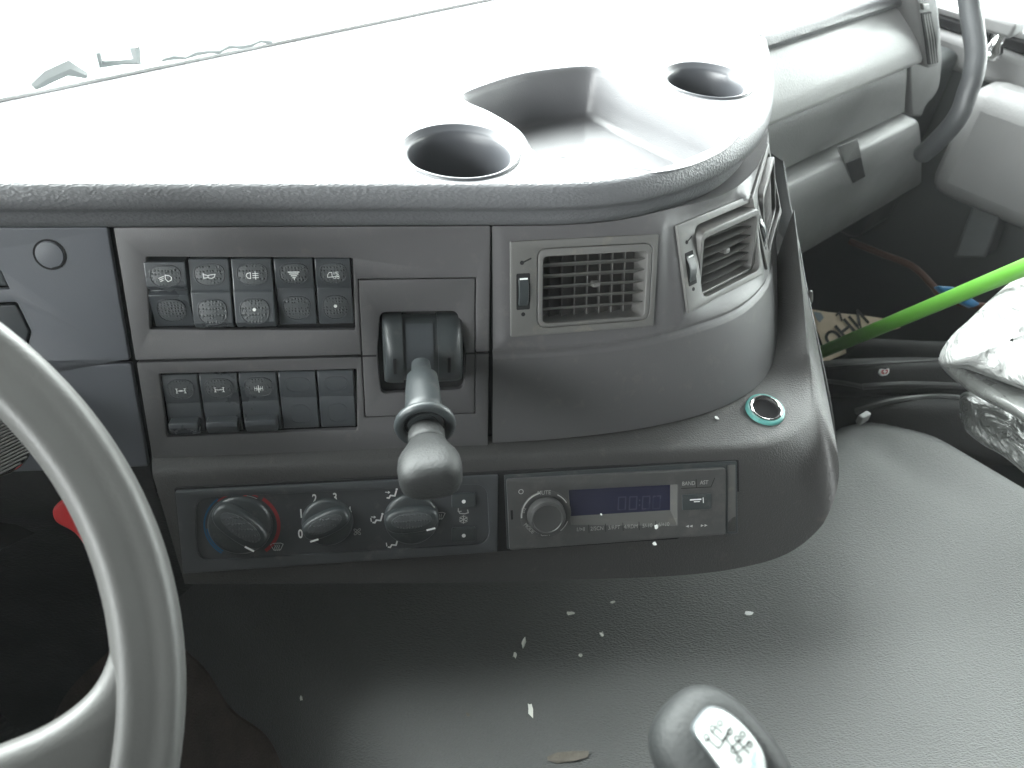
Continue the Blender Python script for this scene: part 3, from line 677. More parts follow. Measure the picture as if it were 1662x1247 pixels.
def sitter(g, x, y, low, high):
    u, v = PK.uv(x, y); k = .00095
    ribbon(g, PK, [(u + 4.4 * k, v + 3.4 * k), (u + 3 * k, v - 1.2 * k), (u - .6 * k, v - .6 * k), (u - 2.0 * k, v - 3 * k), (u - 3.6 * k, v - 2.6 * k)], .0013, FW)
    g.add([PK.P(a, b, FW) for a, b in ell(u + 4.8 * k, v + 4.8 * k, 1.0 * k, n=10)], [tuple(range(10))])
    if high: ribbon(g, PK, [(u - 4.8 * k, v + 2.6 * k), (u - 1.4 * k, v + 2.2 * k)], .0007, FW); ribbon(g, PK, [(u - 2.4 * k, v + 3.2 * k), (u - 1.2 * k, v + 2.2 * k), (u - 2.6 * k, v + 1.4 * k)], .0006, FW)
    if low: ribbon(g, PK, [(u - 5.2 * k, v + 1.4 * k), (u - 4.9 * k, v - 1.6 * k)], .0008, FW)
for x, y, l, h_ in ((635, 802, 0, 1), (612, 842, 1, 1), (637, 882, 1, 0)):
    g = G(); sitter(g, x, y, l, h_); g.mk('seated_person_symbol', M_wht, clim, smooth=False)
for x, y, lab in ((752, 810, 'recirculation button'), (752, 865, 'cooling button')):
    u, v = PK.uv(x, y); b = plate('push_button', PK, [rrect(u - .0098, u + .0098, v - .0062, v + .0062, .0012)], .001, .0042, M_blk, clim, bev=.0006, label=lab)
    plate('indicator_dot', PK, [ell(u, v - .0005, .0016, n=18)], .004, .0046, M_wht, b)
u, v = PK.uv(752, 829); g = G()
ribbon(g, PK, [(u + .0034, v + .0012), (u + .004, v - .0014), (u + .001, v - .0022), (u - .003, v - .0016), (u - .0042, v + .0006)], .0009, FW); ribbon(g, PK, [(u - .0042, v + .0028), (u - .0044, v + .0002), (u - .0018, v + .0002)], .0008, FW); g.mk('recirculation_symbol', M_gry, clim, smooth=False)
u, v = PK.uv(752, 842); g = G()
for a in range(6):
    t = R_(60 * a + 30); ribbon(g, PK, [(u, v), (u + .0036 * math.cos(t), v + .0036 * math.sin(t))], .0007, FW)
    for d in (-.5, .5): ribbon(g, PK, [(u + .0022 * math.cos(t), v + .0022 * math.sin(t)), (u + .0034 * math.cos(t + d * .8), v + .0034 * math.sin(t + d * .8))], .0005, FW)
g.mk('snowflake_symbol', M_gry, clim, smooth=False)

# ---- radio
PR = Pl(PK.o, PK.Z, PK.X)
def ru(pts): return PR.uvs(pts)
radio = thing('car_radio', 'dusty black car radio with round dial and dim blue display', 'radio', PR.P(*PR.uv(1000, 880)))
plate('cage', PR, [rpoly(ru([(818, 771), (1195, 748), (1197, 865), (823, 891)]), .0012), rpoly(ru([(1180, 755), (1193, 754), (1194, 862), (1181, 863)]), .0006)], -.002, .0012, M_blk, radio, bev=.0004)
plate('cage_side', PR, [rpoly(ru([(1180, 755), (1193, 754), (1194, 862), (1181, 863)]), .0006)], -.001, .0004, M_vent, radio)
RW = .0052
fo = rpoly(ru([(821, 776), (1174, 757), (1174, 863), (826, 889)]), .0022)
lcd = ru([(919, 793), (1093, 783), (1094, 850), (924, 838)])
dsp = [(921, 792), (1096, 783), (1096, 849), (925, 848)]
plate('front_panel', PR, [fo, rpoly(ru(dsp), .001)], .0005, RW, M_rad, radio, bev=.0006)
l0 = ru([(921, 792), (1086, 783), (1086, 826), (923, 836)])
plate('display', PR, [l0], .0006, .0026, M_lcd, radio); dp = radio.children[-1]
g = G(); a, b_2, c_2, d_2 = [PR.P(*p, .0026) for p in l0]; q1, q2, q3, q4 = [PR.P(*p, RW - .0004) for p in ru(dsp)]
g.add([d_2, c_2, q3, q4], [(0, 1, 2, 3)]); g.add([b_2, q2, q3, c_2], [(0, 1, 2, 3)]); g.mk('display_bezel', M_vent, radio, smooth=False)
def seg(g, pl, u, v, wd, ht, digit, w):
    T = {'0': 'abcdef', ':': ''}[digit]; x0, x1 = u - wd / 2, u + wd / 2; y0, y1 = v - ht / 2, v + ht / 2
    S = {'a': [(x0, y1), (x1, y1)], 'b': [(x1, y1), (x1, v)], 'c': [(x1, v), (x1, y0)], 'd': [(x0, y0), (x1, y0)], 'e': [(x0, v), (x0, y0)], 'f': [(x0, y1), (x0, v)]}
    for t in T: ribbon(g, pl, S[t], .0011, w)
g = G()
for x in (1008, 1026, 1047, 1064):
    u, v = PR.uv(x, 815 - (x - 1008) * .03); seg(g, PR, u, v, .0062, .0115, '0', .0029)
u, v = PR.uv(1036.5, 814)
for dy in (.0022, -.0022): ribbon(g, PR, [(u, v + dy - .0004), (u, v + dy + .0004)], .0012, .0029)
g.mk('digits', M_dig, dp, smooth=False)
u0, v0 = PR.uv(884, 831)
pk2 = Pl(PR.P(u0, v0, 0), PR.Z, PR.X)
plate('dial_ring', PR, [ell(u0, v0, .0215, n=48), ell(u0, v0, .0165, n=48)], .004, RW + .0006, M_rad, radio, bev=.0003)
g = G(); arc(g, u0, v0, .0200, .0212, 105, 185, RW + .0009, PR); arc(g, u0, v0, .0195, .0203, 62, 30, RW + .0009, PR); arc(g, u0, v0, .0195, .0202, -20, -50, RW + .0009, PR); g.mk('ring_highlight', M_gry, radio, smooth=False)
kb = lathe(pk2, [(.0160, .003), (.0158, .0110), (.0148, .0135), (.0125, .0142), (.0120, .0136), (.0001, .0132)], 44).mk('volume_knob', M_rad, radio)
M_dim = mat('dim_print', (.26, .26, .25), .5, .3)
def rt(s_, x, y, size, rot=0, m=M_dim, sx=.85, w=RW + .0004):
    vs, fs = textg(s_, PR, *PR.uv(x, y), size, rot, w, sx); return mk('lettering', vs, fs, m, radio, smooth=False)
rt('MUTE', 881, 795.5, .0052, w=RW + .0008); rt('CLK', 883, 862, .0052, w=RW + .0008); rt('MODE', 857, 853, .0048, R_(-48), w=RW + .0008); rt('EQ', 848, 824, .0044, R_(80), w=RW + .0008)
rt('1/▶II' if False else '1/>II', 940, 855, .0050); rt('2/SCN', 966.5, 853.5, .0050); rt('3/RPT', 994, 852, .0050); rt('4/RDM', 1021, 850.5, .0050); rt('5/-10', 1047.5, 849, .0050); rt('6/+10', 1074, 847, .0050)
rt('BAND', 1114, 781, .0050); rt('AST', 1139, 779.5, .0050)
g = G()
for x in (953, 980, 1008, 1034, 1061): ribbon(g, PR, ru([(x, 847.5 - (x - 953) * .055), (x + .6, 860 - (x - 953) * .055)]), .0005, RW + .0004)
ribbon(g, PR, ru([(1102, 789), (1150, 786.5), (1156, 772)]), .0005, RW + .0004); ribbon(g, PR, ru([(1126, 774), (1127, 788)]), .0005, RW + .0004)
g.mk('button_lines', M_gap, radio, smooth=False)
g = G()
for x0_, dr in ((1112, -1), (1118, -1), (1136, 1), (1142, 1)):
    u, v = PR.uv(x0_, 850 - (x0_ - 1112) * .05); g.add([PR.P(u + dr * .0015, v, RW + .0004), PR.P(u - dr * .0013, v + .0012, RW + .0004), PR.P(u - dr * .0013, v - .0012, RW + .0004)], [(0, 1, 2)])
g.mk('skip_symbol', M_gry, radio, smooth=False)
g = G(); ribbon(g, PR, ell(*PR.uv(844, 794), .0019, n=14), .0006, RW + .0004, True); g.mk('power_symbol', M_gry, radio, smooth=False)
plate('port_flap', PR, [rpoly(ru([(1103, 799), (1150, 797), (1151, 822), (1104, 824)]), .001)], RW - .001, RW + .0012, M_blk, radio, bev=.0005); pfp = radio.children[-1]
g = G(); ribbon(g, PR, ru([(1116, 806.5), (1133, 805.5)]), .0012, RW + .0016); ribbon(g, PR, ru([(1122, 809.5), (1131, 809)]), .0008, RW + .0016); ribbon(g, PR, ru([(1136.5, 803), (1137, 811)]), .0007, RW + .0016); g.mk('usb_symbol', M_wht, pfp, smooth=False)
g = G()
ribbon(g, PR, ru([(829, 825), (829.5, 838)]), .0018, RW + .0003)
g.mk('release_slot', M_gap, radio, smooth=False)

# ================================================================ HAND BRAKE LEVER
ho = sum((PFc.P(*p) for p in hl), V()) / 4
brake = thing('brake_lever', 'black hand brake lever with ring collar and bulbous knob hanging over heater panel', 'brake lever', ho)
rec = rpoly(fq([(617, 507), (742, 505), (756, 572), (752, 632), (618, 640), (612, 575)]), .005)
plate('mounting_plate', PFc, [rpoly([(hx0, hy0), (hx1, hy0), (hx1, hy1), (hx0, hy1)], .001), rec], -.007, -.0003, M_fas, brake, bev=.0006)
plate('recess', PFc, [rpoly([(hx0 + .004, hy0 + .004), (hx1 - .004, hy0 + .004), (hx1 - .004, hy1 - .004), (hx0 + .004, hy1 - .004)], .002)], -.012, -.0105, M_gap, brake)
g = G(); ribbon(g, PFc, [(hx0, ym), (PFc.uv(612, 575)[0] - .001, ym)], .0016, -.0001); ribbon(g, PFc, [(PFc.uv(757, 575)[0], ym), (hx1, ym)], .0016, -.0001); g.mk('plate_groove', M_gap, brake, smooth=False)
def drum(x0, x1, r, cy, cz, m, name, bow=0.0, n=22):
    rows = []
    for j in range(9):
        f = j / 8; x = x0 + (x1 - x0) * f
        e_ = min(f, 1 - f) * 8
        rows.append([PFc.P(x, cy + (r * (1.28)) * math.sin(t), cz + r * math.cos(t)) for t in [R_(-100 + 200 * k / n) for k in range(n + 1)]])
    return rows
cy = (PFc.uv(685, 508)[1] + PFc.uv(685, 628)[1]) / 2 ; 
xl = [PFc.uv(x, 570)[0] for x in (622, 654, 710, 750)]
def halfdrum(xa_, xb_, outer, name):
    g = G(); rows = []; n = 24; K = 9
    for j in range(K + 1):
        f = j / K; x = xa_ + (xb_ - xa_) * f; ed = f if outer < 0 else 1 - f
        sh = .62 + .38 * math.sqrt(max(0, 1 - (1 - min(ed / .55, 1)) ** 2))
        rows.append([PFc.P(x, cy + .0285 * (.90 + .10 * sh) * math.sin(t), -.009 + .0255 * sh * math.cos(t)) for t in [R_(-95 + 190 * k / n) for k in range(n + 1)]])
    g.grid(rows)
    for rr in (rows[0], rows[-1]): k = len(g.v); g.v += rr; g.f.append(tuple(range(k, k + len(rr))))
    o = g.mk(name, M_blk, brake, angle=45)
    xm = xa_ + (xb_ - xa_) * (.58 if outer < 0 else .42)
    t = R_(-14); g = G(); g.box(PFc.M @ Matrix.Translation((xm, cy + .0285 * math.sin(t), -.009 + .0257 * math.cos(t))) @ Matrix.Rotation(-t, 4, 'X'), -.0011, .0011, -.0065, .0065, -.002, .0006); g.mk('slot', M_gap, o, smooth=False)
halfdrum(xl[0], xl[1], -1, 'side_cheek'); halfdrum(xl[2], xl[3], 1, 'side_cheek')
g = G(); n = 24; rows = [[PFc.P(x, cy + .0265 * math.sin(t), -.009 + .0225 * math.cos(t)) for t in [R_(-95 + 190 * k / n) for k in range(n + 1)]] for x in (xl[1], xl[2])]
g.grid(rows).mk('centre_band', M_blk, brake)
g = G(); xm1, xm2 = xl[1] + .0025, xl[2] - .0035
rows = [[PFc.P(x, cy + .0275 * math.sin(t), -.009 + .0240 * math.cos(t)) for t in [R_(-20 + 78 * k / 12) for k in range(13)]] for x in (xm1, xm2)]
g.grid(rows); g.mk('slide_cover', M_sw, brake)
def D(py): return .596 - (py - 600) * .00046
ax = [(683, 590, 15), (684, 606, 17), (685, 612, 25), (686, 634, 28), (687.5, 660, 30), (688, 668, 31), (689, 672, 28), (691, 690, 29)]
def axis_rings(data, flat=.85):
    P = []; Rr = []
    for x, y, hw in data: d = D(y); P.append(at(x, y, d)); Rr.append((hw * d / PF * flat, hw * d / PF))
    return P, Rr
P, Rr = axis_rings(ax); tdir = (P[-1] - P[0]).normalized(); upv = tdir.cross(CR)
G().tube(P, Rr, 28, up=upv).mk('stem', M_blk, brake, angle=60)
cR = at(690, 690, D(690)); d = D(690); g = G(); A = CR - tdir * CR.dot(tdir); A.normalize(); B = tdir.cross(A)
rows = []
for k in range(40):
    t = 2 * math.pi * k / 40; dr = A * math.cos(t) + B * math.sin(t); rows.append([cR + dr * (.0178 + .0036 * math.cos(s2)) + tdir * (.0036 * math.sin(s2)) for s2 in [2 * math.pi * j / 12 for j in range(12)]])
g.grid(rows, cu=True, cv=True).mk('ring_collar', M_blk, brake)
g = G(); rows = [[cR + (A * math.cos(t) + B * math.sin(t)) * r + tdir * z for t in [2 * math.pi * k / 32 for k in range(32)]] for r, z in ((.0165, -.001), (.011, -.002), (.009, 0))]
g.grid(rows, cu=True).mk('collar_web', M_gap, brake)
kx = [(691, 694, 24), (692, 702, 29), (692, 712, 30), (693, 718, 31), (693.5, 719, 29.5), (694, 720, 31), (694, 726, 34), (695, 734, 39), (696, 743, 45), (697, 753, 50), (698, 764, 52), (699, 775, 51.5), (699, 783, 48.5), (700, 789, 42), (700, 792, 32), (700, 793.5, 16), (700, 794, 1)]
P, Rr = axis_rings(kx, .80); kg = G(); rows = []
for i, (p, (ra, rb)) in enumerate(zip(P, Rr)):
    b2 = tdir.cross(upv).normalized(); pw = 1.0 - .32 * max(0, min(1, (i - 5) / 4)); f = lambda t: math.copysign(abs(t) ** pw, t)
    rows.append([p + upv.normalized() * f(math.cos(2 * math.pi * k / 44)) * ra + b2 * f(math.sin(2 * math.pi * k / 44)) * rb for k in range(44)])
kg.grid(rows, cu=True).mk('knob', mat('lever_knob_rubber', (.020, .021, .021), .5, .25, ('noise', 520, .0004), rvar=.05), brake, angle=70)

# ================================================================ STEERING WHEEL
wc = V((-.351, .171, -.347)); phi = .697; psi = .453
Nn = V((-math.sin(psi), math.cos(psi), 0)); wn_ = V((0, 0, 1)) * math.cos(phi) - Nn * math.sin(phi)
wa = V((math.cos(psi), math.sin(psi), 0)); wb = wn_.cross(wa)
wheel = thing('steering_wheel', 'thick grey foam steering wheel, right part of rim and one spoke', 'steering wheel', wc)
rows = []
for k in range(160):
    t = 2 * math.pi * k / 160; dr = wa * math.cos(t) + wb * math.sin(t); c0 = wc + dr * .2285; row = []
    for j in range(28):
        s2 = 2 * math.pi * j / 28; cx_, sx_ = math.cos(s2), math.sin(s2)
        ux = .0172 * math.copysign(abs(cx_) ** .72, cx_); uz = .0165 * math.copysign(abs(sx_) ** .8, sx_)
        if sx_ > 0: uz -= .0042 * math.exp(-((ux - .002) / .0075) ** 2)
        row.append(c0 + dr * ux + wn_ * uz)
    rows.append(row)
G().grid(rows, cu=True, cv=True).mk('rim', M_whl, wheel, angle=180)
WP = Pl(wc, wn_, wa)
out = [WP.uv(x, y) for x, y in ((215, 940), (190, 1020), (168, 1088), (138, 1132), (85, 1172), (20, 1202), (-80, 1235), (-300, 1280), (-300, 1700), (-100, 1600), (120, 1430), (225, 1250), (245, 1120))]
out = [(p.x, p.y) for p in catmull([V((x, y, 0)) for x, y in out], 6, closed=True)]
vs, fs = sheet(WP, [out], -.012, .011, .0085); mk('spoke', vs, fs, M_whl, wheel, angle=80)
# hub
g = G(); rows = [[WP.P(r * math.cos(t), r * math.sin(t), z) for t in [2 * math.pi * k / 40 for k in range(40)]] for r, z in ((.075, -.05), (.078, -.02), (.07, -.008), (.05, -.002), (.001, 0))]
g.grid(rows, cu=True).mk('hub_pad', M_whl, wheel)

# ---- things behind the wheel
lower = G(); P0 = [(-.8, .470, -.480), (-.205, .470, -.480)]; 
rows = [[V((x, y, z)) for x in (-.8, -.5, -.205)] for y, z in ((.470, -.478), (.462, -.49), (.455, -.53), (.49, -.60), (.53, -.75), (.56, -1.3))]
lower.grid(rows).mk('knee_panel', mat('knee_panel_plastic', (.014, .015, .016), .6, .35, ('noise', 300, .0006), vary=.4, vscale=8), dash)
c0 = at(112, 838, .74); pr_t = Pl(c0, (0, -.85, .5))
o_ = [pr_t.uv(x, y) for x, y in ((89, 828), (94, 817), (104, 810), (114, 814), (160, 880), (150, 892), (125, 862), (96, 845))]
o_ = [(p.x, p.y) for p in catmull([V((x, y, 0)) for x, y in o_], 5, closed=True)]
vs, fs = sheet(pr_t, [o_], -.006, .006, .0025); tag(mk('release_handle', vs, fs, M_redt, smooth=True, angle=70), 'red plastic release handle half hidden behind the steering wheel rim', 'handle')
c0 = at(-15, 715, .66); ps = Pl(c0, -c0.normalized() + V((0, 0, .25)), CR)
uvr = ps.uv(50, 735); rr = math.hypot(*uvr)
spk = thing('round_speaker', 'round ribbed speaker grille peeking out behind the steering wheel rim', 'speaker', ps.P(0, -rr))
lathe(ps, [(rr * 1.0, -.004), (rr * 1.0, .002), (rr * .985, .003), (rr * .965, .001)], 64).mk('rim', M_chr, spk)
g = G()
k = -rr
while k < rr:
    hw_ = math.sqrt(max(rr * rr * .93 - k * k, 0)); 
    if hw_ > .004: g.box(ps.M @ Matrix.Rotation(R_(35), 4, 'Z'), -hw_, hw_, k, k + .0011, -.002, .0005)
    k += .0022
g.mk('grille', M_vent, spk, smooth=False)
lathe(ps, [(rr * .98, -.003), (.0001, -.003)], 48).mk('backing', M_gap, spk)

# ================================================================ ENGINE COVER
def sdf_rr(u, v, u0, u1, v0, v1, r):
    cx, cy_ = (u0 + u1) / 2, (v0 + v1) / 2; qx = abs(u - cx) - (u1 - u0) / 2 + r; qy = abs(v - cy_) - (v1 - v0) / 2 + r
    return math.hypot(max(qx, 0), max(qy, 0)) + min(max(qx, qy), 0) - r
def cover_z(u, v):
    d = min(sdf_rr(u, v, -.6, .955, -1.6, .245, .11), sdf_rr(u, v, -.6, .70, -1.6, .72, .12))
    z = -.700
    Rr_ = .055
    if d > -Rr_:
        x = min(d + Rr_, Rr_ * 1.0); z -= Rr_ - math.sqrt(max(Rr_ ** 2 - x * x, 0))
        if d > 0: z -= d * 7.0
    sl = .155 - u + .02 * v
    if sl > -.03: z -= (sl + .03) ** 2 * 9 if sl < .03 else .0324 + (sl - .03) * 1.5
    z += .010 * math.exp(-((u - .55) ** 2 + (v + .05) ** 2) / .08) + .0025 * math.sin(u * 17 + v * 6) * math.exp(-((u - .8) ** 2) / .02)
    z += -.006 * math.exp(-((u - .84) / .035) ** 2) * math.exp(-((v - .16) / .09) ** 2)
    return max(z, -1.29)
rows = []
for j in range(150):
    v = -1.2 + 1.98 * j / 149
    rows.append([TF(-.16 + 1.215 * i / 149, v, cover_z(-.16 + 1.215 * i / 149, v)) for i in range(150)])
EG = G().grid(rows); ETREE = bvh(EG)
eng = thing('engine_cover', 'large smooth dark grey vinyl engine cover beneath the console', 'engine cover', TF(.5, .0, -1.3))
EG.mk('vinyl_skin', M_eng, eng, angle=80)
g = G(); rows = [[TF(.115 - .0 * j, v, z) for v in [-.6 + .1 * k for k in range(14)]] for j, z in ((0, -.76), (1, -1.0), (2, -1.3))]
rows = [[TF(u + wv_, v, cover_z(u + wv_, v) + z) for v, wv_ in [(-.6 + .01 * k, .006 * math.sin(k * .21) + .003 * math.sin(k * .53)) for k in range(132)]] for u, z in ((.088, -.006), (.082, .006), (.07, .010), (.05, .012), (.02, .012), (-.04, .012), (-.14, .010))]
g.grid(rows).mk('carpet_skirt', M_dust, eng)
# flakes and scraps lying about
def flake(px, py, wd, ht, ang, where, name, label, m, tree=None, up=None):
    if tree is None: h, n = PR.P(*PR.uv(px, py), RW + .0012), PR.Z
    else: h, n = cast(tree, px, py)
    if h is None: return
    if n.dot(h) > 0: n = -n
    s_ = h.length / PF; pl = Pl(h + n * .0012, n, CR); k = 9; pts = []
    pl.o = pl.o; rnd = random.Random(int(px * 7 + py))
    for i in range(k):
        t = 2 * math.pi * i / k; r = rnd.uniform(.6, 1.15); x = math.cos(t) * wd * s_ * r / 2; y = math.sin(t) * ht * s_ * r / 2 * 1.3
        pts.append((x * math.cos(ang) - y * math.sin(ang), x * math.sin(ang) + y * math.cos(ang)))
    vs = [pl.P(x, y, rnd.uniform(-.0004, .0012)) for x, y in pts]; vs += [v - pl.Z * .0006 for v in vs]
    fs = [tuple(range(k)), tuple(range(2 * k - 1, k - 1, -1))] + [(i, k + i, k + (i + 1) % k, (i + 1) % k) for i in range(k)]
    tag(mk(name, vs, fs, m, smooth=False), label, 'scrap', 'pale paint flakes scattered below the console')
CVR = 'on the engine cover'
for a in [(925, 997, 14, 6, .2, CVR, 'paint_flake', 'pale jagged flake just under the console below the radio', M_flake, ETREE),
          (850, 1043, 7, 16, -.2, CVR, 'paint_flake', 'tall narrow pale flake on dark cover below the radio dial', M_flake, ETREE),
          (836, 1065, 7, 7, 0, CVR, 'paint_flake', 'small round pale flake below the tall narrow flake', M_flake, ETREE),
          (977, 1031, 8, 7, .6, CVR, 'paint_flake', 'small hooked pale flake right of the jagged flake under console', M_flake, ETREE),
          (942, 1065, 7, 5, 0, CVR, 'paint_flake', 'tiny flake lowest of those below the radio display', M_flake, ETREE),
          (861, 1153, 9, 20, .2, CVR, 'paint_flake', 'largest white flake near the bottom left of gear knob', M_flake, ETREE),
          (491, 1133, 6, 6, 0, CVR, 'paint_flake', 'lone small flake on the left edge of engine cover', M_flake, ETREE),
          (994, 979, 8, 4, .1, CVR, 'paint_flake', 'faint grey flake closest under the console edge', M_flake, ETREE),
          (759, 1161, 8, 5, -.7, CVR, 'paint_flake', 'small brownish crumb left of the largest white flake', M_scuff, ETREE),
          (1215, 997, 18, 6, -.1, CVR, 'paint_flake', 'elongated white flake on grey vinyl right of console', M_wht, ETREE),
          (1058, 876, 9, 5, 0, '', 'paint_flake', 'white flake stuck on bottom edge of the radio', M_wht, None),
          (1061, 849, 7, 5, .5, '', 'paint_flake', 'white flake beside the radio button numbered five', M_wht, None),
          (972, 829, 4, 3, 0, '', 'paint_flake', 'tiny white speck on the radio display', M_wht, None),
          (1163, 680, 6, 6, .4, '', 'paint_flake', 'white flake on the ledge left of the socket ring', M_wht, CTREE),
          ]: flake(*a)
h, n = cast(ETREE, 925, 1229)
flake(925, 1229, 74, 12, .12, CVR, 'dust_smear', 'long pale dusty smear near the gear knob', M_scuff, ETREE)

# ================================================================ GEAR KNOB
gk = thing('gear_lever', 'rounded grey gear knob with silver shift pattern plate', 'gear lever', at(1170, 1280, .46))
kc = at(1163, 1228, .41); kz = (-kc.normalized() + CR * .22 - CU * .02).normalized()
kp = Pl(kc, kz, CR * .66 - CU * .75)
rows = []
for j in range(25):
    la = -math.pi / 2 + math.pi * j / 24; row = []
    for k in range(36):
        lo_ = 2 * math.pi * k / 36; cx_ = math.cos(lo_) * math.cos(la); cy_ = math.sin(lo_) * math.cos(la); cz_ = math.sin(la)
        pw = .8; f = lambda t: math.copysign(abs(t) ** pw, t)
        row.append(kp.P(.0350 * f(cx_) + .004, .0245 * f(cy_) * (1 - .10 * f(cx_)), .021 * f(cz_)))
    rows.append(row)
G().grid(rows, cu=True).mk('knob', M_knob, gk, angle=180)
G().tube([kp.P(.01, 0, -.015), kp.P(.03, -.01, -.09), kp.P(.06, -.03, -.25)], [.014, .009, .009], 16).mk('shaft', M_blk, gk)
po = [kp.uv(x, y, .0225) for x, y in ((1130, 1188), (1143, 1163), (1160, 1152), (1183, 1160), (1212, 1185), (1237, 1222), (1243, 1262), (1236, 1300), (1205, 1290), (1175, 1252), (1150, 1218))]
po = [(p.x, p.y) for p in catmull([V((x, y, 0)) for x, y in po], 6, closed=True)]
cxp = sum(x for x, y in po) / len(po); cyp = sum(y for x, y in po) / len(po)
ins = [(cxp + (x - cxp) * 1.10, cyp + (y - cyp) * 1.10) for x, y in po]
plate('plate_frame', kp, [ins], .012, .0222, M_blk, gk, bev=.002)
plate('shift_plate', kp, [po], .018, .0230, M_silver, gk, bev=.0006)
g = G()
def kr(pts, w_=.00045): ribbon(g, kp, [kp.uv(x, y, .0232) for x, y in pts], w_, .0233)
kr([(1148, 1200), (1166, 1215), (1184, 1190)]); kr([(1153, 1187), (1172, 1203), (1186, 1180)]); kr([(1160, 1178), (1172, 1190)]); kr([(1143, 1205), (1152, 1198)])
kr([(1176, 1196), (1202, 1232)]); kr([(1196, 1202), (1215, 1222)]); kr([(1186, 1214), (1204, 1200)]); kr([(1194, 1224), (1218, 1204)])
for x, y in ((1156, 1182), (1146, 1196), (1168, 1174), (1184, 1188), (1196, 1199), (1205, 1192), (1190, 1218), (1199, 1233), (1216, 1208)):
    for a_2 in (0,): ribbon(g, kp, ell(*kp.uv(x, y, .0232), .0011, n=8), .0004, .0233, True)
g.mk('shift_diagram', M_ink, gk, smooth=False)
g = G(); ribbon(g, kp, [kp.uv(x, y, .0232) for x, y in ((1224, 1222), (1220, 1236), (1224, 1240), (1216, 1250))], .0007, .0233); g.mk('blue_scribble', mat('blue_ink', (.2, .5, .75), .5), gk, smooth=False)

# ================================================================ PASSENGER SIDE OF THE DASH
pas = thing('passenger_dashboard', 'grey passenger side dashboard with glovebox lid behind the console', 'dashboard', TF(1.05, .55, -1.3))
def uend(z):
    T_ = [(-.20, 1.03), (-.28, 1.10), (-.38, 1.195), (-.46, 1.265), (-.60, 1.40), (-.70, 1.50)]
    for (a, b), (c, d) in zip(T_, T_[1:]):
        if z <= a and z >= c: return b + (d - b) * (z - a) / (c - a)
    return 1.5
def loftT(profile, u0, u1, name, m, parent, nU=30, bow=0.0, label=None, cap=True):
    rows = []
    for v, z in profile:
        u1 = uend(z); rows.append([TF(u0 + (u1 - u0) * k / nU, v - bow * math.sin(math.pi * k / nU), z) for k in range(nU + 1)])
    g = G().grid(rows)
    if cap:
        for e_ in (0, -1): k = len(g.v); g.v += [r[e_] for r in rows]; g.f.append(tuple(range(k, k + len(rows))))
    return g.mk(name, m, parent, angle=45, label=label)
loftT([(.56, -.2780), (.492, -.2776), (.485, -.2770), (.475, -.2770), (.466, -.2775), (.460, -.280), (.457, -.286), (.459, -.292), (.466, -.295), (.50, -.295)], .7985, 1.335, 'padded_lip', M_top, pas)
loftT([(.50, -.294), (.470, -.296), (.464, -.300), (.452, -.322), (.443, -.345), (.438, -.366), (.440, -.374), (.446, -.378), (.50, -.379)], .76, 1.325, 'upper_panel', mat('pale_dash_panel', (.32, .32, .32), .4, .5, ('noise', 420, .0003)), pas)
loftT([(.50, -.385), (.465, -.386), (.462, -.390), (.464, -.42), (.470, -.478), (.50, -.480)], .76, 1.32, 'middle_panel', M_glv, pas)
gl = loftT([(.52, -.482), (.468, -.484), (.452, -.486), (.447, -.491), (.445, -.54), (.447, -.59), (.450, -.635), (.456, -.648), (.50, -.66), (.60, -.68)], .78, 1.335, 'glovebox_lid', M_glv, pas)
pg = Pl(TF(1.08, .446, -.545), -NA + V((0, 0, .02)), TA)
hq = [(1360, 237), (1391, 225), (1405, 288), (1382, 300)]
hq2 = [pg.uv(x, y) for x, y in hq]
hm = plate('lid_handle', pg, [rpoly(hq2, .004)], -.001, .0022, M_glv, gl, bev=.001) if False else plate('handle', pg, [rpoly(hq2, .004), rpoly([pg.uv(x, y) for x, y in ((1372, 266), (1395, 256), (1402, 284), (1383, 296))], .003)], -.001, .0012, M_glv, pas, bev=.0004)
plate('handle_recess', pg, [rpoly([pg.uv(x, y) for x, y in ((1371, 265), (1396, 255), (1403, 286), (1383, 297))], .003)], -.0005, .0016, M_gap, hm)
plate('handle_gap', pg, [rpoly([pg.uv(x, y) for x, y in ((1357, 238), (1391, 224), (1396, 254), (1369, 264))], .003)], -.0005, .0008, M_glv, hm)
# round cap near the end of the dash
pcap = Pl(TF(1.26, .4605, -.315), -NA * .93 + V((0, 0, .36)), TA)
cu2 = pcap.uv(1466, 10)
plate('round_cap', pcap, [ell(*cu2, .014, n=32), ell(*cu2, .0125, n=32)], -.001, .0015, M_gap, pas)
# end panel with tall grille
pv = Pl(TF(1.15, .440, -.33), -NA, TA)
pe = thing('demister_panel', 'tall narrow demister vent with small square switch at end of passenger dash', 'air vent', pv.P(*pv.uv(1510, 108)))
def pp_(pts, r_=.004): return rpoly([pv.uv(x, y) for x, y in pts], r_)
plate('bezel', pv, [pp_([(1474, -60), (1508, -60), (1516, 0), (1521, 50), (1522, 104), (1500, 111), (1494, 70), (1486, 20)], .012)], -.03, .004, M_glv, pe, bev=.003)
plate('opening', pv, [pp_([(1489, 20), (1506, 17), (1514, 60), (1518, 100), (1501, 104), (1495, 60)])], .0035, .0050, M_gap, pe)
g = G()
for k in range(4):
    f = (k + .5) / 4; a = pv.uv(1490 + 15 * f, 22 - 3 * f); b = pv.uv(1496 + 18 * f, 60); c = pv.uv(1502 + 15 * f, 101 - 3 * f)
    for p_a, p_b in ((a, b), (b, c)): ribbon(g, pv, [p_a, p_b], .0024, .0075)
g.mk('grille_bars', M_vent, pe, smooth=False)
plate('square_switch', pv, [pp_([(1489, 4), (1499, 3), (1500, 13), (1490, 14)], .002)], .003, .008, M_vent, pe, bev=.001)
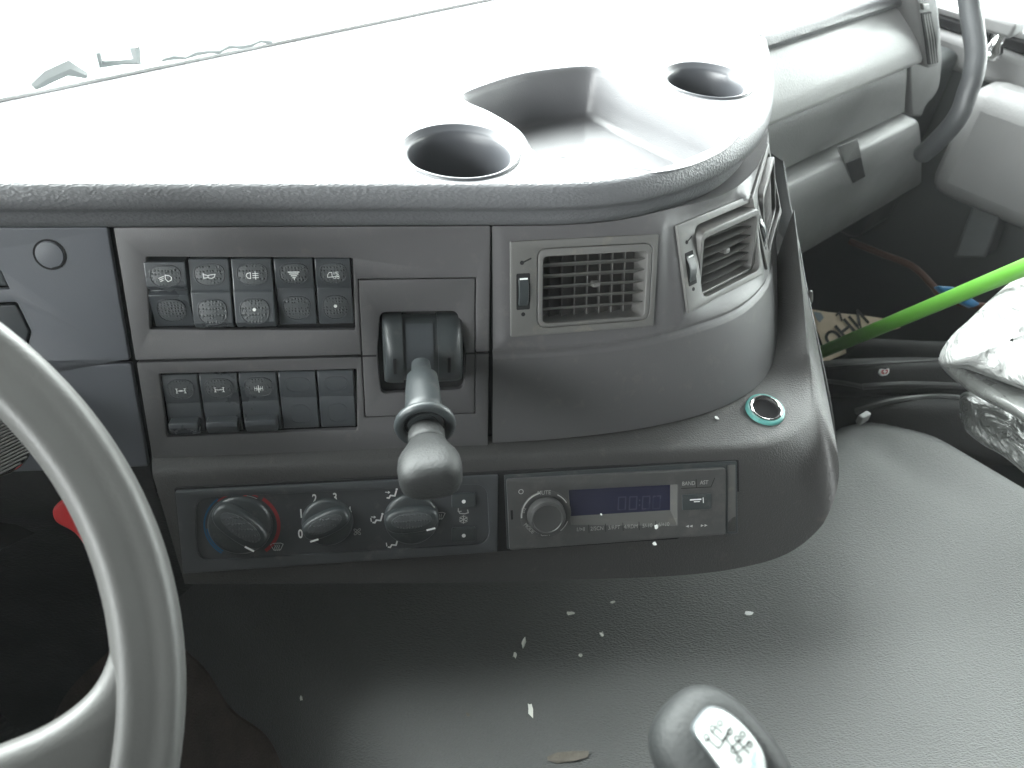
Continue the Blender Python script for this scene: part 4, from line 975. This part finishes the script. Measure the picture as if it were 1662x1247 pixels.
pw_ = Pl(TF(1.25, .470, -.45), -NA, TA)
def pq_(pts, r_=.01): return rpoly([pw_.uv(x, y) for x, y in pts], r_)
plate('end_panel', pw_, [pq_([(1470, -60), (1512, -60), (1523, 0), (1528, 60), (1530, 100), (1526, 140), (1517, 158), (1502, 172), (1497, 190), (1480, 190)])], -.10, .0, M_glv, pas, bev=.004)

# ================================================================ DOOR
UD = 1.60
def du(px, py, u=UD): return hp(px, py, TA * u, TA)
door = thing('cab_door', 'grey passenger door with padded armrest and chrome lock pin below its window', 'door', TF(UD, 0, -1.3))
s1 = du(1596, 44); s2 = du(1662, 108)
pd = Pl(TF(UD, .2, -.5), -TA, -NA)
zs = s1.z
g = G(); g.box(Mt, UD, UD + .05, -1.0, .74, -1.3, zs - .002); g.mk('door_skin', M_ddk, door, smooth=False)
def barT(u0, u1, v0, v1, z0, z1, nm, m, par, bev=.01):
    g = G(); g.box(Mt, u0, u1, v0, v1, z0, z1); return g.mk(nm, m, par, bevel=bev)
barT(UD - .03, UD + .04, -1.0, .72, zs - .075, zs - .02, 'sill_trim', M_door, door, .012)
barT(UD - .012, UD + .02, -1.0, .72, zs - .018, zs - .002, 'window_seal', M_gap, door, .002)
barT(UD - .005, UD + .02, -1.0, .72, zs + .000, zs + .010, 'window_seal', M_door, door, .002)
a1 = du(1612, 110, UD - .05)
barT(UD - .13, UD - .03, -1.0, (a1.dot(NA)), a1.z - .21, a1.z - .01, 'armrest_pad', M_door, door, .035)
lk = du(1608, 82, UD - .05); gl2 = G().tube([lk + V((0, 0, .040)), lk + V((0, 0, .030)), lk + V((0, 0, .012)), lk + V((0, 0, .002)), lk + V((0, 0, -.010)), lk + V((0, 0, -.018))], [.010, .014, .013, .020, .020, .008], 20)
gl2.mk('lock_pin', M_chr, door)
barT(UD - .075, UD - .02, lk.dot(NA) - .028, lk.dot(NA) + .028, lk.z + .03, lk.z + .055, 'pin_bracket', M_door, door, .006)
# window glass and frame
def glass(name, vs, label, cat):
    m = bpy.data.materials.new(name + '_glass'); m.use_nodes = True; t = m.node_tree; t.nodes.clear()
    o = t.nodes.new('ShaderNodeOutputMaterial'); mx = t.nodes.new('ShaderNodeMixShader'); tr = t.nodes.new('ShaderNodeBsdfTransparent'); gs = t.nodes.new('ShaderNodeBsdfGlossy')
    tr.inputs[0].default_value = (.96, .98, .97, 1); gs.inputs['Roughness'].default_value = .03; fr_ = t.nodes.new('ShaderNodeFresnel'); fr_.inputs[0].default_value = 1.2
    nz = t.nodes.new('ShaderNodeTexNoise'); nz.inputs['Scale'].default_value = 5; t.links.new(nz.outputs['Fac'], fr_.inputs['IOR']) if False else None
    t.links.new(fr_.outputs[0], mx.inputs[0]); t.links.new(tr.outputs[0], mx.inputs[1]); t.links.new(gs.outputs[0], mx.inputs[2]); t.links.new(mx.outputs[0], o.inputs[0])
    return m
mg = glass('window', None, '', '')
g = G(); g.box(Mt, UD + .004, UD + .008, -1.0, .60, zs, zs + .55); g.mk('window_glass', mg, door, smooth=False)
g = G().tube([TF(UD, .655, zs - .02), TF(UD, .655, zs + .1), TF(UD, .645, zs + .5)], .022, 12); g.mk('window_pillar', M_gap, door)
# grab handle
hpts = [(1566, -40, 1.36), (1573, 5, 1.36), (1580, 50, 1.35), (1584, 90, 1.34), (1579, 125, 1.33), (1571, 148, 1.33), (1561, 178, 1.33), (1544, 205, 1.34), (1515, 235, 1.37), (1498, 250, 1.40)]
P = [at(*p) for p in hpts]
tag(G().tube(catmull(P, 6), [.0138] * 55, 20).mk('grab_handle', mat('grab_handle_rubber', (.065, .068, .072), .5, .5, ('noise', 300, .0004)), base=P[-1]), 'thick curved dark grey grab handle in front of the passenger window', 'handle')
# footwell side wall and step
fwp = thing('footwell_trim', 'dark sloping trim strip at far side of passenger footwell', 'trim', TF(1.5, .2, -1.3))
g = G(); A = [du(1600, 205, 1.52), du(1662, 235, 1.52), du(1640, 300, 1.50), du(1600, 420, 1.46), du(1545, 420, 1.46), du(1590, 300, 1.50)]
G().add(A + [p + TA * .04 for p in A], [(0, 1, 2, 5), (5, 2, 3, 4), (0, 5, 11, 6), (5, 4, 10, 11), (1, 7, 8, 2), (2, 8, 9, 3), (3, 9, 10, 4)]).mk('slanted_post', M_ddk, fwp, bevel=.006)
barT(1.44, 1.58, .52, .74, -.80, -.455, 'corner_panel', M_ddk, fwp, .02)

# ================================================================ CLUTTER IN THE FOOTWELL
def zpt(px, py, z): return hz(px, py, z)
# green pole
Pa, Pb = at(1318, 578, 1.22), at(1725, 408, .92)
pole = thing('green_pole', 'bright green plastic broom pole lying across the passenger side', 'pole', Pa)
G().tube([Pa.lerp(Pb, k / 8) for k in range(9)], .0088, 20).mk('tube', M_grn, pole)
hd = at(1379, 551, 1.175); G().tube([hd - fw * .010, hd - fw * .006], .0016, 8).mk('rivet_hole', M_ink, pole)
# printed paper
pz = [at(1318, 500, 1.32), at(1400, 512, 1.33), at(1456, 527, 1.34), at(1440, 540, 1.30), at(1395, 572, 1.26), at(1345, 590, 1.25), at(1335, 560, 1.27)]
pp = Pl(sum(pz, V()) / 7, -fw + V((0, 0, .3)), CR)
po = [pp.uv(x, y) for x, y in ((1316, 502), (1345, 507), (1400, 512), (1440, 518), (1462, 532), (1432, 541), (1400, 556), (1372, 574), (1330, 592), (1338, 565), (1326, 535))]
paper = thing('printed_sheet', 'crumpled beige printed sheet with dark letters under the green pole', 'paper', pp.P(0, -.04))
vs, fs = sheet(pp, [po], -.0012, 0); mk('sheet', vs, fs, M_paper, paper, smooth=False)
for s_, x, y, sz in (('И', 1395, 521, .034), ('Н', 1374, 537, .036), ('О', 1354, 552, .034), ('7', 1364, 515, .018)):
    vs, fs = textg(s_, pp, *pp.uv(x, y), sz, R_(38), .0006, 1.0, .0007); mk('letter', vs, fs, M_ink, paper, smooth=False)
vs, fs = sheet(pp, [[pp.uv(x, y) for x, y in ((1320, 506), (1332, 508), (1337, 516), (1330, 524), (1325, 518))]], .0003, .0008); mk('printed_patch', vs, fs, mat('grey_blue_print', (.16, .19, .22), .8), paper, smooth=False)
# brown cable and blue object behind
pts = [at(x, y, d) for x, y, d in ((1380, 392, 1.55), (1430, 412, 1.52), (1480, 432, 1.5), (1512, 462, 1.48), (1530, 482, 1.46), (1570, 495, 1.44), (1610, 498, 1.42))]
tag(G().tube(catmull(pts, 6), .0055, 10).mk('brown_cable', M_brn, base=pts[0]), 'brown cable looping through the dark passenger footwell', 'cable')
c = at(1550, 482, 1.40)
g = G(); pb_ = Pl(c, -fw, CR); vs, fs = sheet(pb_, [rpoly([pb_.uv(x, y) for x, y in ((1520, 464), (1548, 466), (1590, 494), (1578, 500), (1530, 476))], .004)], -.012, .004, .003)
tag(mk('blue_wrapper', vs, fs, M_bpl), 'small blue plastic wrapper in the footwell behind the green pole', 'wrapper')
# black bag
def blob(px0, px1, py0, py1, dist, dz, name, m, parent, n=24, pw=.5, noise=0, seed=0, thick=None, base=None):
    c = at((px0 + px1) / 2, (py0 + py1) / 2, dist); hw_ = (px1 - px0) / 2 * dist / PF; hh_ = (py1 - py0) / 2 * dist / PF; rnd = random.Random(seed); th = thick or hh_
    from mathutils import noise as NZ
    rows = []
    for j in range(n + 1):
        la = -math.pi / 2 + math.pi * j / n; row = []
        for k in range(2 * n):
            lo_ = math.pi * k / n; f = lambda t: math.copysign(abs(t) ** pw, t)
            x, y, z = f(math.cos(lo_)) * f(math.cos(la)), f(math.sin(la)), f(math.sin(lo_)) * f(math.cos(la))
            p = c + CR * x * hw_ + CU * y * hh_ - fw * z * th
            if noise: p += (p - c).normalized() * NZ.noise(p * 9 + V((seed, 0, 0))) * noise
            row.append(p)
        rows.append(row)
    gb = G().grid(rows, cu=True); BT.append(bvh(gb)); return gb.mk(name, m, parent, angle=180, base=base)
BT = []
bag = thing('black_bag', 'black fabric bag with small red and white cross badge', 'bag', TF(1.0, .3, -1.3))
blob(1318, 1640, 588, 645, 1.36, 0, 'body', M_cloth, bag, pw=.42, noise=.02, seed=3, thick=.16)
blob(1345, 1680, 640, 740, 1.31, 0, 'front_pocket', M_cloth, bag, pw=.5, noise=.015, seed=5, thick=.13)
blob(1330, 1580, 556, 600, 1.42, 0, 'flap', M_cloth, bag, pw=.5, noise=.03, seed=8, thick=.10)
def bagpt(px, py, off=.001):
    hs = [h for h in (cast(t_, px, py)[0] for t_ in BT) if h is not None]
    return min(hs, key=lambda h: h.length) - ray(px, py).normalized() * off if hs else at(px, py, 1.2)
for pts, r in ((((1345, 597, 1.20), (1440, 590, 1.19), (1560, 584, 1.20)), .0020), (((1400, 628, 1.19), (1480, 624, 1.185), (1580, 628, 1.19)), .0042), (((1390, 668, 1.175), (1450, 652, 1.17), (1520, 645, 1.17), (1590, 650, 1.18)), .0048), (((1335, 618, 1.19), (1370, 622, 1.19), (1400, 628, 1.19)), .003)):
    cp_ = catmull([V((p[0], p[1], 0)) for p in pts], 10); G().tube([bagpt(p.x, p.y) for p in cp_], r, 8).mk('seam_piping', mat('bag_piping', (.02, .021, .021), .6), bag)
bpz = Pl(bagpt(1435, 604, .003), -fw + V((0, 0, .2)), CR)
sh = [bpz.uv(x, y) for x, y in ((1427, 605), (1429, 599), (1436, 600), (1443, 598), (1443, 605), (1439, 609), (1431, 610))]
plate('badge_border', bpz, [rpoly(sh, .001)], -.004, .0004, M_wht, bag); bd = bag.children[-1]
cxp = sum(x for x, y in sh) / 7; cyp = sum(y for x, y in sh) / 7
plate('badge_field', bpz, [rpoly([(cxp + (x - cxp) * .72, cyp + (y - cyp) * .72) for x, y in sh], .001)], 0, .0008, M_red, bd)
g = G(); ribbon(g, bpz, [(cxp - .0024, cyp), (cxp + .0024, cyp)], .0011, .0012); ribbon(g, bpz, [(cxp, cyp - .0024), (cxp, cyp + .0024)], .0011, .0012); g.mk('badge_cross', M_wht, bd, smooth=False)
c = at(1402, 677, 1.10); g = G(); g.box(Matrix.Translation(c) @ Matrix.Rotation(.5, 4, 'Z'), -.009, .009, -.004, .004, -.008, .005); g.mk('strap_buckle', M_door, bag, bevel=.002)
# package in clear film
pk = thing('wrapped_package', 'white and black package in crinkled clear plastic film at right edge', 'package', at(1640, 740, .95))
def pillow(outline_px, d0, d1, name, m, thick, nz_=.006, seed=0):
    """outline in the picture, standing between two distances; domed towards the viewer"""
    from mathutils import noise as NZ
    pts = [V((x, y, 0)) for x, y in outline_px]; lp = catmull(pts, 8, closed=True); c = sum(lp, V()) / len(lp); y0 = min(p.y for p in lp); y1 = max(p.y for p in lp)
    rows = []
    for f, h_ in ((1.0, -.3), (1.0, 0), (.985, .22), (.95, .42), (.88, .62), (.76, .80), (.6, .91), (.42, .97), (.22, 1.0), (.02, 1.0)):
        row = []
        for p in lp:
            q_ = c + (p - c) * f; t = (q_.y - y0) / (y1 - y0); d_ = d0 + (d1 - d0) * t
            P_ = at(q_.x, q_.y, d_ - thick * h_); P_ += ray(q_.x, q_.y).normalized() * (NZ.noise(P_ * 22 + V((seed, 0, 0))) * nz_ + abs(NZ.noise(P_ * 55)) * nz_ * .6) * (1 if f < .99 else .3)
            row.append(P_)
        rows.append(row)
    return G().grid(rows, cu=True).mk(name, m, pk, angle=180)
pillow([(1600, 640), (1640, 650), (1720, 700), (1740, 830), (1670, 775), (1630, 742), (1592, 720), (1562, 690), (1560, 640)], 1.0, .90, 'black_printed_side', M_wrapd, .03, .008, 4)
pillow([(1524, 580), (1560, 590), (1640, 622), (1730, 655), (1760, 720), (1700, 705), (1640, 672), (1580, 640), (1535, 604)], .985, .90, 'grey_band', mat('clear_grey_film', (.12, .125, .12), .3, .6, ('wrinkle', 25, .004), vary=.5, vscale=14), .05, .005, 9)
pillow([(1526, 574), (1545, 545), (1572, 520), (1612, 482), (1650, 452), (1700, 430), (1790, 450), (1800, 620), (1740, 655), (1680, 640), (1620, 618), (1570, 600), (1530, 594)], 1.02, .90, 'white_top', M_wrap, .06, .022, 2)
vs, fs = [], []
ppk = Pl(at(1645, 685, .90), -fw + V((0, 0, .2)), CR)

# ================================================================ WINDSCREEN
ws = thing('windscreen', 'overexposed windscreen with thin grey rubber seal along the dashboard', 'windscreen', TF(.4, .70, -.28))
g = G(); g.box(Mt, -.6, 1.45, .697, .7005, -.279, -.2745); g.mk('rubber_seal', mat('seal_grey', (.55, .55, .55), .6), ws, bevel=.001)
g = G(); g.box(Mt, -.6, 1.45, .703, .735, -.29, -.2745); g.mk('lower_frame', mat('frame_white', (.7, .72, .72), .5), ws, bevel=.002)
g = G(); g.add([TF(-.6, .722, -.275), TF(1.45, .722, -.275), TF(1.45, .60, .45), TF(-.6, .60, .45)], [(0, 1, 2, 3)]); g.mk('glass_pane', mg, ws, smooth=False)
wp = thing('wiper_arm', 'pale wiper arm pieces resting outside the lower windscreen edge', 'wiper', TF(-.05, .76, -.28))
m_w = mat('wiper_grey', (.42, .45, .45), .5)
h0 = hz(52, 140, -.265); h1 = hz(140, 122, -.265)
G().tube([h0, h0.lerp(h1, .3) + V((0, 0, .006)), h0.lerp(h1, .7) + V((0, 0, .010)), h1], [.004, .007, .008, .003], 8).mk('linkage', m_w, wp)
h2 = hz(163, 104, -.262); h3 = hz(221, 98, -.262)
G().tube([h2 + V((0, 0, .010)), h2, h2.lerp(h3, .5), h3, h3 + V((0, 0, .012))], [.0035, .004, .0025, .005, .006], 8).mk('bracket', m_w, wp)
h4 = hz(262, 98, -.268); h5 = hz(440, 66, -.268)
G().tube([h4.lerp(h5, k / 10) + V((0, 0, .0015 * math.sin(k * 2.3))) for k in range(11)], [.0012 + .0012 * abs(math.sin(k * 1.7)) for k in range(11)], 6).mk('blade', m_w, wp)

print('objects', len(bpy.data.objects))
